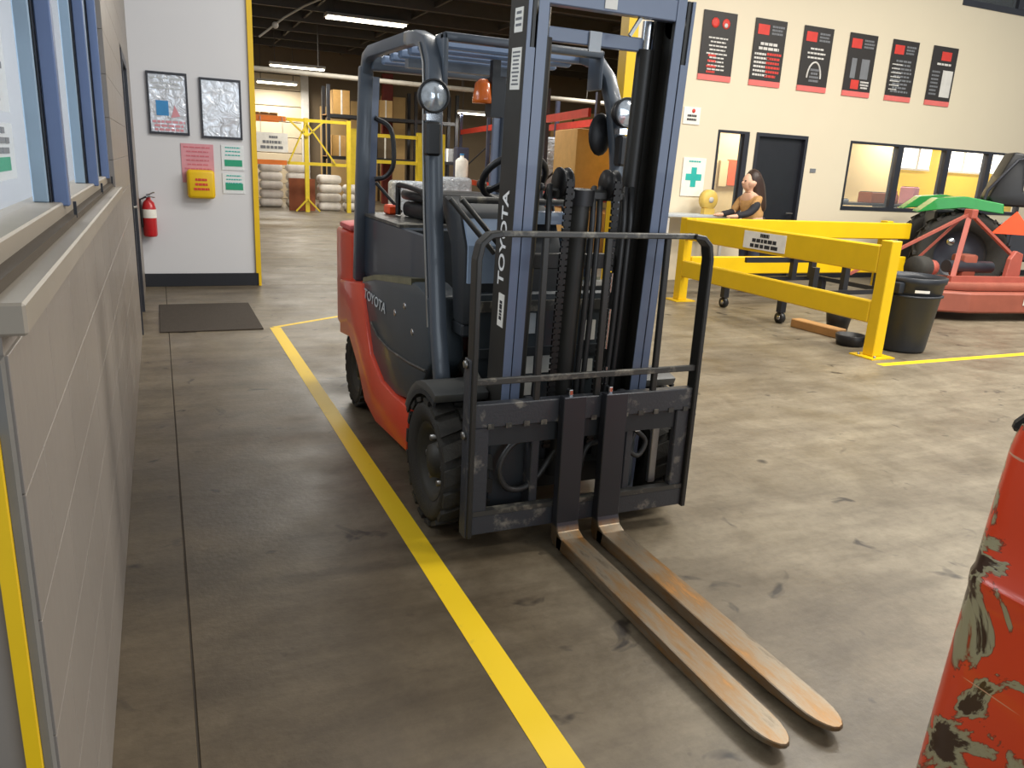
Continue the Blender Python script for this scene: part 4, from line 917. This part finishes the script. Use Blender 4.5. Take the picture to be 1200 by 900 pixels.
# black steel trolley frame on casters behind the rail
td = empty('trolley_frame', (6.9, 6.8, 0), 'low black steel trolley frame on casters behind the guardrail', 'trolley')
mb = MB()
for y in (6.35, 7.4): mb.bar((6.05, y, .33), (7.55, y, .33), .04, .05)
for x in (6.05, 7.55): mb.bar((x, 6.35, .33), (x, 7.4, .33), .04, .05)
mb.build('frame', 'black_base', td)
for x, y in ((6.05, 6.4), (6.05, 7.35), (7.55, 6.4), (7.55, 7.35)):
    B(x-.035, x+.035, y-.035, y+.035, .12, .34).build('leg', 'black_base', td); 
    o = MB().lathe([(.001, -.025), (.06, -.025), (.06, .025), (.001, .025)], (x, y, .06), 'x', 18).build('caster', 'black_plastic', td); MB().lathe([(.001, -.028), (.025, -.028), (.025, .028), (.001, .028)], (x, y, .06), 'x', 12).build('caster_hub', 'chrome', o)
for x, y in ((6.45, 6.4), (6.9, 6.4), (7.4, 6.4), (7.0, 7.3), (7.3, 7.3)): B(x-.035, x+.035, y-.03, y+.03, .33, .60).build('stub_post', 'black_base', td)
MB().bar((6.3, 7.35, .56), (7.6, 7.35, .56), .04, .06).build('top_bar', 'black_base', td)
tag(MB().bar((6.10, 6.22, .045), (6.14, 5.62, .045), .14, .09).build('wood_plank', 'wood', bevel=.008), 'short wooden plank on the floor under the guardrail', 'plank')
tag(MB().lathe([(.001, 0), (.12, 0), (.14, .10), (.13, .105), (.11, .015), (.001, .012)], (5.98, 5.36, 0), 'z', 24).build('drip_pan', 'black_plastic'), 'black round pan on the floor beside the guardrail post', 'pan')
tag(MB().lathe([(.001, 0), (.10, 0), (.14, .24), (.13, .24), (.095, .015), (.001, .012)], (6.42, 5.95, 0), 'z', 20).build('bucket', 'black_plastic'), 'small black bucket behind the lower rail', 'bucket')

# rotary mower
mw = empty('rotary_mower', (9.2, 6.5, 0), 'faded red rotary mower deck with A-frame hitch beside the trash can', 'mower')
pl = [(8.02, 6.75), (8.20, 6.25), (8.55, 6.05), (10.6, 5.72), (10.9, 6.0), (10.9, 6.5), (9.4, 6.75), (8.6, 7.1), (8.15, 7.0)]
MB().prism(pl, 'z', .10, .34).build('deck_skirt', 'mower_red', mw, bevel=.02)
pl2 = [(8.12, 6.78), (8.28, 6.34), (8.6, 6.15), (10.58, 5.84), (10.8, 6.05), (10.8, 6.42), (9.36, 6.66), (8.6, 7.0), (8.25, 6.92)]
MB().prism(pl2, 'z', .34, .44).build('deck_top', 'mower_red', mw, bevel=.03, seg=2)
MB().bar((8.45, 6.3, .47), (10.6, 5.98, .47), .06, .07).build('deck_rib', 'mower_bar', mw)
for a, b in (((8.86, 6.5, 1.22), (7.72, 7.1, .42)), ((8.86, 6.5, 1.22), (8.50, 6.3, .45)), ((8.86, 6.5, 1.22), (9.60, 6.35, .72)), ((8.84, 6.55, 1.20), (8.5, 6.95, .5))):
    MB().bar(a, b, .055, .03).build('a_frame_bar', 'mower_bar', mw)
B(8.82, 8.92, 6.44, 6.56, 1.16, 1.27).build('hitch_bracket', 'mower_bar', mw, bevel=.01)
MB().prism([(9.45, .44), (9.72, .44), (9.70, .76), (9.56, .80), (9.48, .70)], 'y', 6.30, 6.36).build('hitch_plate', 'mower_bar', mw, bevel=.01)
o = MB().lathe([(.001, -.1), (.13, -.1), (.14, -.05), (.14, .05), (.13, .1), (.001, .1)], (8.22, 6.55, .57), 'x', 20).build('tail_wheel', 'tyre', mw); MB().lathe([(.001, .10), (.09, .10), (.09, .24), (.001, .24)], (8.22, 6.55, .57), 'x', 16).build('hub', 'mower_bar', o)
MB().tube([(8.75, 6.6, .58), (9.55, 6.6, .56)], .075, 14).build('drive_shaft', 'dark_frame', mw)
B(9.0, 9.25, 6.55, 6.75, .44, .72).build('gearbox', 'mower_red', mw, bevel=.03, seg=2)
textlines(mw, 'worn_lettering', 'print_white', (9.22, 5.936, .31), (1, -.16, 0), (0, 0, 1), .5, 1, .14, random.Random(2), .8)

# tractor
tr = empty('tractor', (11.0, 7.6, 0), 'green tractor with black seat behind the rotary mower at right edge', 'tractor')
def twheel(c, r, wd):
    c = Vector(c); prof = [(r*.55, -wd*.35), (r*.85, -wd/2), (r*.95, -wd/2+.02), (r*.95, wd/2-.02), (r*.85, wd/2), (r*.55, wd*.35)]
    o = MB().lathe(prof, c, 'y', 40, True).build('rear_tire', 'tyre', tr); mb = MB()
    for k in range(20):
        for h in (0, 1):
            a = 2*math.pi*(k+.5*h)/20; p = [Vector((r*q*math.cos(a+d), x, r*q*math.sin(a+d))) for q in (.93, 1.0) for x, d in ((0, 0), ((-1 if h else 1)*wd*.48, .18)) ]
            n = Vector((-math.sin(a), 0, math.cos(a)))*.022
            vs = [c+q+n*sg_ for q in p for sg_ in (-1, 1)]; mb.add(vs, [(0,1,3,2),(4,6,7,5),(0,4,5,1),(2,3,7,6),(0,2,6,4),(1,5,7,3)])
    mb.build('tread', 'tyre', o)['kind'] = 'stuff'; MB().lathe([(r*.56, -wd*.3), (r*.5, -wd*.1), (r*.2, -wd*.15), (.001, -wd*.15)], c, 'y', 28).build('rim', 'dark_frame', o)
twheel((10.05, 7.35, .62), .60, .36); twheel((10.05, 8.75, .62), .60, .36)
MB().prism([(9.40, 1.16), (9.62, 1.36), (9.98, 1.40), (10.42, 1.33), (10.44, 1.20), (9.95, 1.25), (9.60, 1.20)], 'y', 7.1, 7.6).build('fender', 'tractor_green', tr, bevel=.01)
MB().prism([(9.40, 1.16), (9.62, 1.36), (9.98, 1.40), (10.42, 1.33), (10.44, 1.20), (9.95, 1.25), (9.60, 1.20)], 'y', 8.5, 9.0).build('fender', 'tractor_green', tr, bevel=.01)
B(9.9, 13.2, 7.75, 8.35, .55, 1.05).build('chassis', 'black_base', tr, bevel=.03)
B(9.72, 10.1, 7.65, 8.45, .7, 1.2).build('rear_housing', 'dark_frame', tr, bevel=.03)
B(11.6, 13.4, 7.7, 8.4, 1.05, 1.5).build('bonnet', 'tractor_green', tr, bevel=.08, seg=3)
MB().prism([(10.25, 1.40), (10.35, 1.30), (10.9, 1.30), (10.95, 1.42), (10.65, 1.50), (10.58, 1.98), (10.45, 2.0), (10.36, 1.75)], 'y', 7.25, 7.75).build('seat', 'black_plastic', tr, bevel=.03, seg=3)
MB().tube([(10.2, 7.2, 1.38), (10.22, 7.2, 1.5), (10.5, 7.2, 1.9), (10.62, 7.2, 1.92)], .02, 8).build('seat_frame', 'dark_frame', tr)
MB().prism([(10.32, .95), (10.82, .95), (10.57, 1.25)], 'y', 7.02, 7.04).build('warning_triangle', 'safety_orange', tr)
MB().bar((10.57, 7.06, .8), (10.57, 7.06, 1.2), .03, .02).build('triangle_bracket', 'black_base', tr)
MB().lathe([(.001, -.03), (.05, -.02), (.06, .02), (.001, .03)], (9.88, 7.1, .80), 'y', 16).build('rear_lamp', 'chrome', tr)
for y in (7.4, 8.7):
    o = MB().lathe([(.22, -.1), (.36, -.12), (.40, -.08), (.40, .08), (.36, .12), (.22, .1)], (12.9, y, .40), 'y', 28, True).build('front_tire', 'tyre', tr); MB().lathe([(.23, -.06), (.15, .02), (.001, .02)], (12.9, y, .40), 'y', 20).build('rim', 'mower_bar', o)

TP = Vector((10.05, 7.35, 0)); A_ = math.radians(-42)
for ob in [o for o in bpy.data.objects if o.parent == tr]:
    pass
tr.matrix_world = Matrix.Translation(TP + Vector((.05, .12, 0))) @ Matrix.Rotation(A_, 4, 'Z') @ Matrix.Translation(ORI[tr.name]-TP)
# counter with a yellow dispenser behind the rail
ct = empty('side_table', (6.9, 9.2, 0), 'pale small table by the cream wall behind the guardrail', 'table')
B(6.3, 7.3, 9.02, 9.42, .93, .97).build('table_top', 'cap_pale', ct, bevel=.006)
for x, y in ((6.33, 9.06), (7.26, 9.06), (6.33, 9.38), (7.26, 9.38)): B(x-.02, x+.02, y-.02, y+.02, 0, .93).build('leg', 'lamp_body', ct)
yd = empty('yellow_dispenser', (7.09, 9.2, .97), 'round yellow item standing on the pale table', 'dispenser')
MB().lathe([(.001, -.05), (.11, -.05), (.14, -.02), (.14, .05), (.001, .05)], (7.09, 9.2, 1.17), 'y', 24).build('body', 'pale_yellow', yd); B(7.0, 7.18, 9.16, 9.24, .97, 1.05).build('foot', 'pale_yellow', yd); MB().lathe([(.001, -.06), (.04, -.06), (.04, -.05)], (7.09, 9.2, 1.17), 'y', 12).build('dial', 'print_white', yd)

# person: one skinned body with clothing and hair
def skin_body(name, joints, edges, material, parent, subd=2, root=0):
    o = ORI[parent.name]; me = bpy.data.meshes.new(name); me.from_pydata([Vector(j[0])-o for j in joints], edges, [])
    ob = bpy.data.objects.new(name, me); COL.objects.link(ob); ob.parent = parent; ORI[ob.name] = o
    md = ob.modifiers.new('skin', 'SKIN'); md.use_smooth_shade = True
    for i, sv in enumerate(me.skin_vertices[0].data):
        r = joints[i][1]; sv.radius = r if isinstance(r, tuple) else (r, r); sv.use_root = (i == root)
    sb = ob.modifiers.new('sub', 'SUBSURF'); sb.levels = subd; sb.render_levels = subd
    me.materials.append(MATS[material]); return ob
px_, py_ = 7.50, 8.72
P = empty('person', (px_, py_, 0), 'person with long brown hair and tan top standing behind the yellow guardrail', 'person')
D = (px_, py_)
def pj(dx, dy, z): return (px_+dx, py_+dy, z)
body = [(pj(0, 0, .86), .13), (pj(-.02, 0, 1.0), (.12, .15)), (pj(-.06, 0, 1.14), (.11, .15)), (pj(-.10, 0, 1.25), (.09, .13)), (pj(-.115, 0, 1.31), .062), (pj(-.12, 0, 1.35), .060),
        (pj(-.135, 0, 1.405), (.125, .098)), (pj(-.13, 0, 1.48), (.130, .105)),
        (pj(-.08, -.16, 1.21), .052), (pj(-.22, -.20, 1.04), .04), (pj(-.44, -.18, .99), .03), (pj(-.52, -.17, .985), (.028, .02)),
        (pj(-.08, .16, 1.21), .052), (pj(-.20, .20, 1.02), .04), (pj(-.42, .16, .99), .03), (pj(-.50, .15, .985), (.028, .02)),
        (pj(0, -.09, .80), .095), (pj(.01, -.10, .46), .06), (pj(.02, -.10, .10), .042), (pj(-.08, -.11, .045), .035), (pj(-.15, -.11, .03), .028),
        (pj(0, .09, .80), .095), (pj(.01, .10, .46), .06), (pj(.04, .10, .10), .042), (pj(-.06, .11, .045), .035), (pj(-.13, .11, .03), .028),
        (pj(-.58, -.18, .98), .010), (pj(-.585, -.165, .98), .010), (pj(-.58, -.15, .98), .009), (pj(-.57, -.14, .985), .009), (pj(-.52, -.13, .99), .010),
        (pj(-.56, .16, .98), .010), (pj(-.565, .145, .98), .010), (pj(-.56, .13, .98), .009), (pj(-.55, .12, .985), .009), (pj(-.50, .115, .99), .010)]
ed = [(0,1),(1,2),(2,3),(3,4),(4,5),(5,6),(6,7),(3,8),(8,9),(9,10),(10,11),(3,12),(12,13),(13,14),(14,15),(0,16),(16,17),(17,18),(18,19),(19,20),(0,21),(21,22),(22,23),(23,24),(24,25),
      (11,26),(11,27),(11,28),(11,29),(11,30),(15,31),(15,32),(15,33),(15,34),(15,35)]
skin_body('body', body, ed, 'skin', P)
skin_body('top', [(pj(-.0, 0, .92), (.15, .17)), (pj(-.02, 0, 1.02), (.14, .17)), (pj(-.06, 0, 1.14), (.13, .17)), (pj(-.10, 0, 1.275), (.105, .14)), (pj(-.08, -.165, 1.225), .07), (pj(-.22, -.205, 1.04), .052), (pj(-.08, .165, 1.225), .07), (pj(-.20, .205, 1.02), .052)],
          [(0,1),(1,2),(2,3),(3,4),(4,5),(3,6),(6,7)], 'tan_cloth', P)
skin_body('sleeve', [(pj(-.09, -.17, 1.20), .072), (pj(-.17, -.205, 1.10), .062), (pj(-.25, -.20, 1.035), .052), (pj(-.44, -.18, .995), .042)], [(0,1),(1,2),(2,3)], 'dark_cloth', P)
skin_body('sleeve', [(pj(-.18, .205, 1.04), .056), (pj(-.23, .20, 1.015), .052), (pj(-.42, .16, .995), .042)], [(0,1),(1,2)], 'dark_cloth', P)
skin_body('trousers', [(pj(0, 0, .93), (.135, .155)), (pj(0, 0, .86), (.14, .16)), (pj(0, -.095, .76), .105), (pj(.01, -.10, .46), .078), (pj(.02, -.10, .12), .065), (pj(0, .095, .76), .105), (pj(.01, .10, .46), .078), (pj(.03, .10, .12), .065)], [(0,1),(1,2),(2,3),(3,4),(1,5),(5,6),(6,7)], 'denim', P)
for dy in (-.105, .105): skin_body('shoe', [(pj(.03, dy, .05), .048), (pj(-.08, dy, .045), .046), (pj(-.16, dy, .038), .036)], [(0,1),(1,2)], 'black_plastic', P)
skin_body('hair', [(pj(-.175, 0, 1.545), (.07, .11)), (pj(-.09, 0, 1.515), (.125, .135)), (pj(-.01, 0, 1.37), (.125, .14)), (pj(.03, 0, 1.18), (.13, .13)), (pj(.09, 0, 1.0), (.13, .12)), (pj(.13, 0, .92), (.09, .09))], [(0,1),(1,2),(2,3),(3,4)], 'hair', P)
MB().ball(pj(-.148, 0, 1.435), .10, 10, (.93, .80, 1.18)).build('face', 'skin', P)
MB().ball(pj(-.246, 0, 1.43), .018, 6, (1.2, .8, 1.2)).build('nose', 'skin', P)
for dy in (-.03, .03): MB().ball(pj(-.229, dy, 1.455), .011, 6).build('eye', 'print_dark', P)
MB().ball(pj(-.226, 0, 1.385), .014, 6, (.5, 1.5, .4)).build('mouth', 'pink_paper', P)

# ================================================================== scraped red machine at the right edge
rm = empty('red_machine', (2.0, .8, 0), 'red machine housing with scraped and chipped paint at the right edge', 'machine')
def rr_poly(x0, x1, y0, y1, r, n=6):
    out = []
    for cx, cyy, a0 in ((x1-r, y1-r, 0), (x0+r, y1-r, 90), (x0+r, y0+r, 180), (x1-r, y0+r, 270)):
        out += [(cx+r*math.cos(math.radians(a0+90*i/n)), cyy+r*math.sin(math.radians(a0+90*i/n))) for i in range(n+1)]
    return out
lv = [(0, 1.615), (.09, 1.622), (.56, 1.654), (.60, 1.656), (.615, 1.652), (.64, 1.652), (.655, 1.664), (.78, 1.675), (.947, 1.693), (1.0, 1.705), (1.025, 1.74)]
mb = MB(); rings = []
for z, x in lv:
    ring = rr_poly(x, 2.7, -.1, 1.073-max(0, x-1.7)*.8, .09); rings.append([(a, b, z) for a, b in ring])
n = len(rings[0]); vs = [p for r in rings for p in r]; fs = []
for i in range(len(rings)-1): fs += [(i*n+j, i*n+(j+1) % n, (i+1)*n+(j+1) % n, (i+1)*n+j) for j in range(n)]
fs += [tuple(range(n))[::-1], tuple(range((len(rings)-1)*n, len(rings)*n))]
mb.add(vs, fs, True); mb.build('housing', 'scraped_red', rm).data.set_sharp_from_angle(angle=.6)
MB().prism([(.93, .985), (1.075, .975), (1.07, 1.0), (1.03, 1.05), (.93, 1.05)], 'x', 1.735, 1.95).build('black_cap', 'black_plastic', rm, bevel=.01)
MB().tube([(1.765, 1.04, 1.03), (1.755, 1.06, 1.10), (1.74, 1.08, 1.22)], .012, 8).build('grab_rod', 'black_base', rm)
MB().tube([(1.785, 1.04, 1.03), (1.775, 1.06, 1.10), (1.76, 1.08, 1.22)], .008, 8).build('yellow_rod', 'yellow_paint', rm)
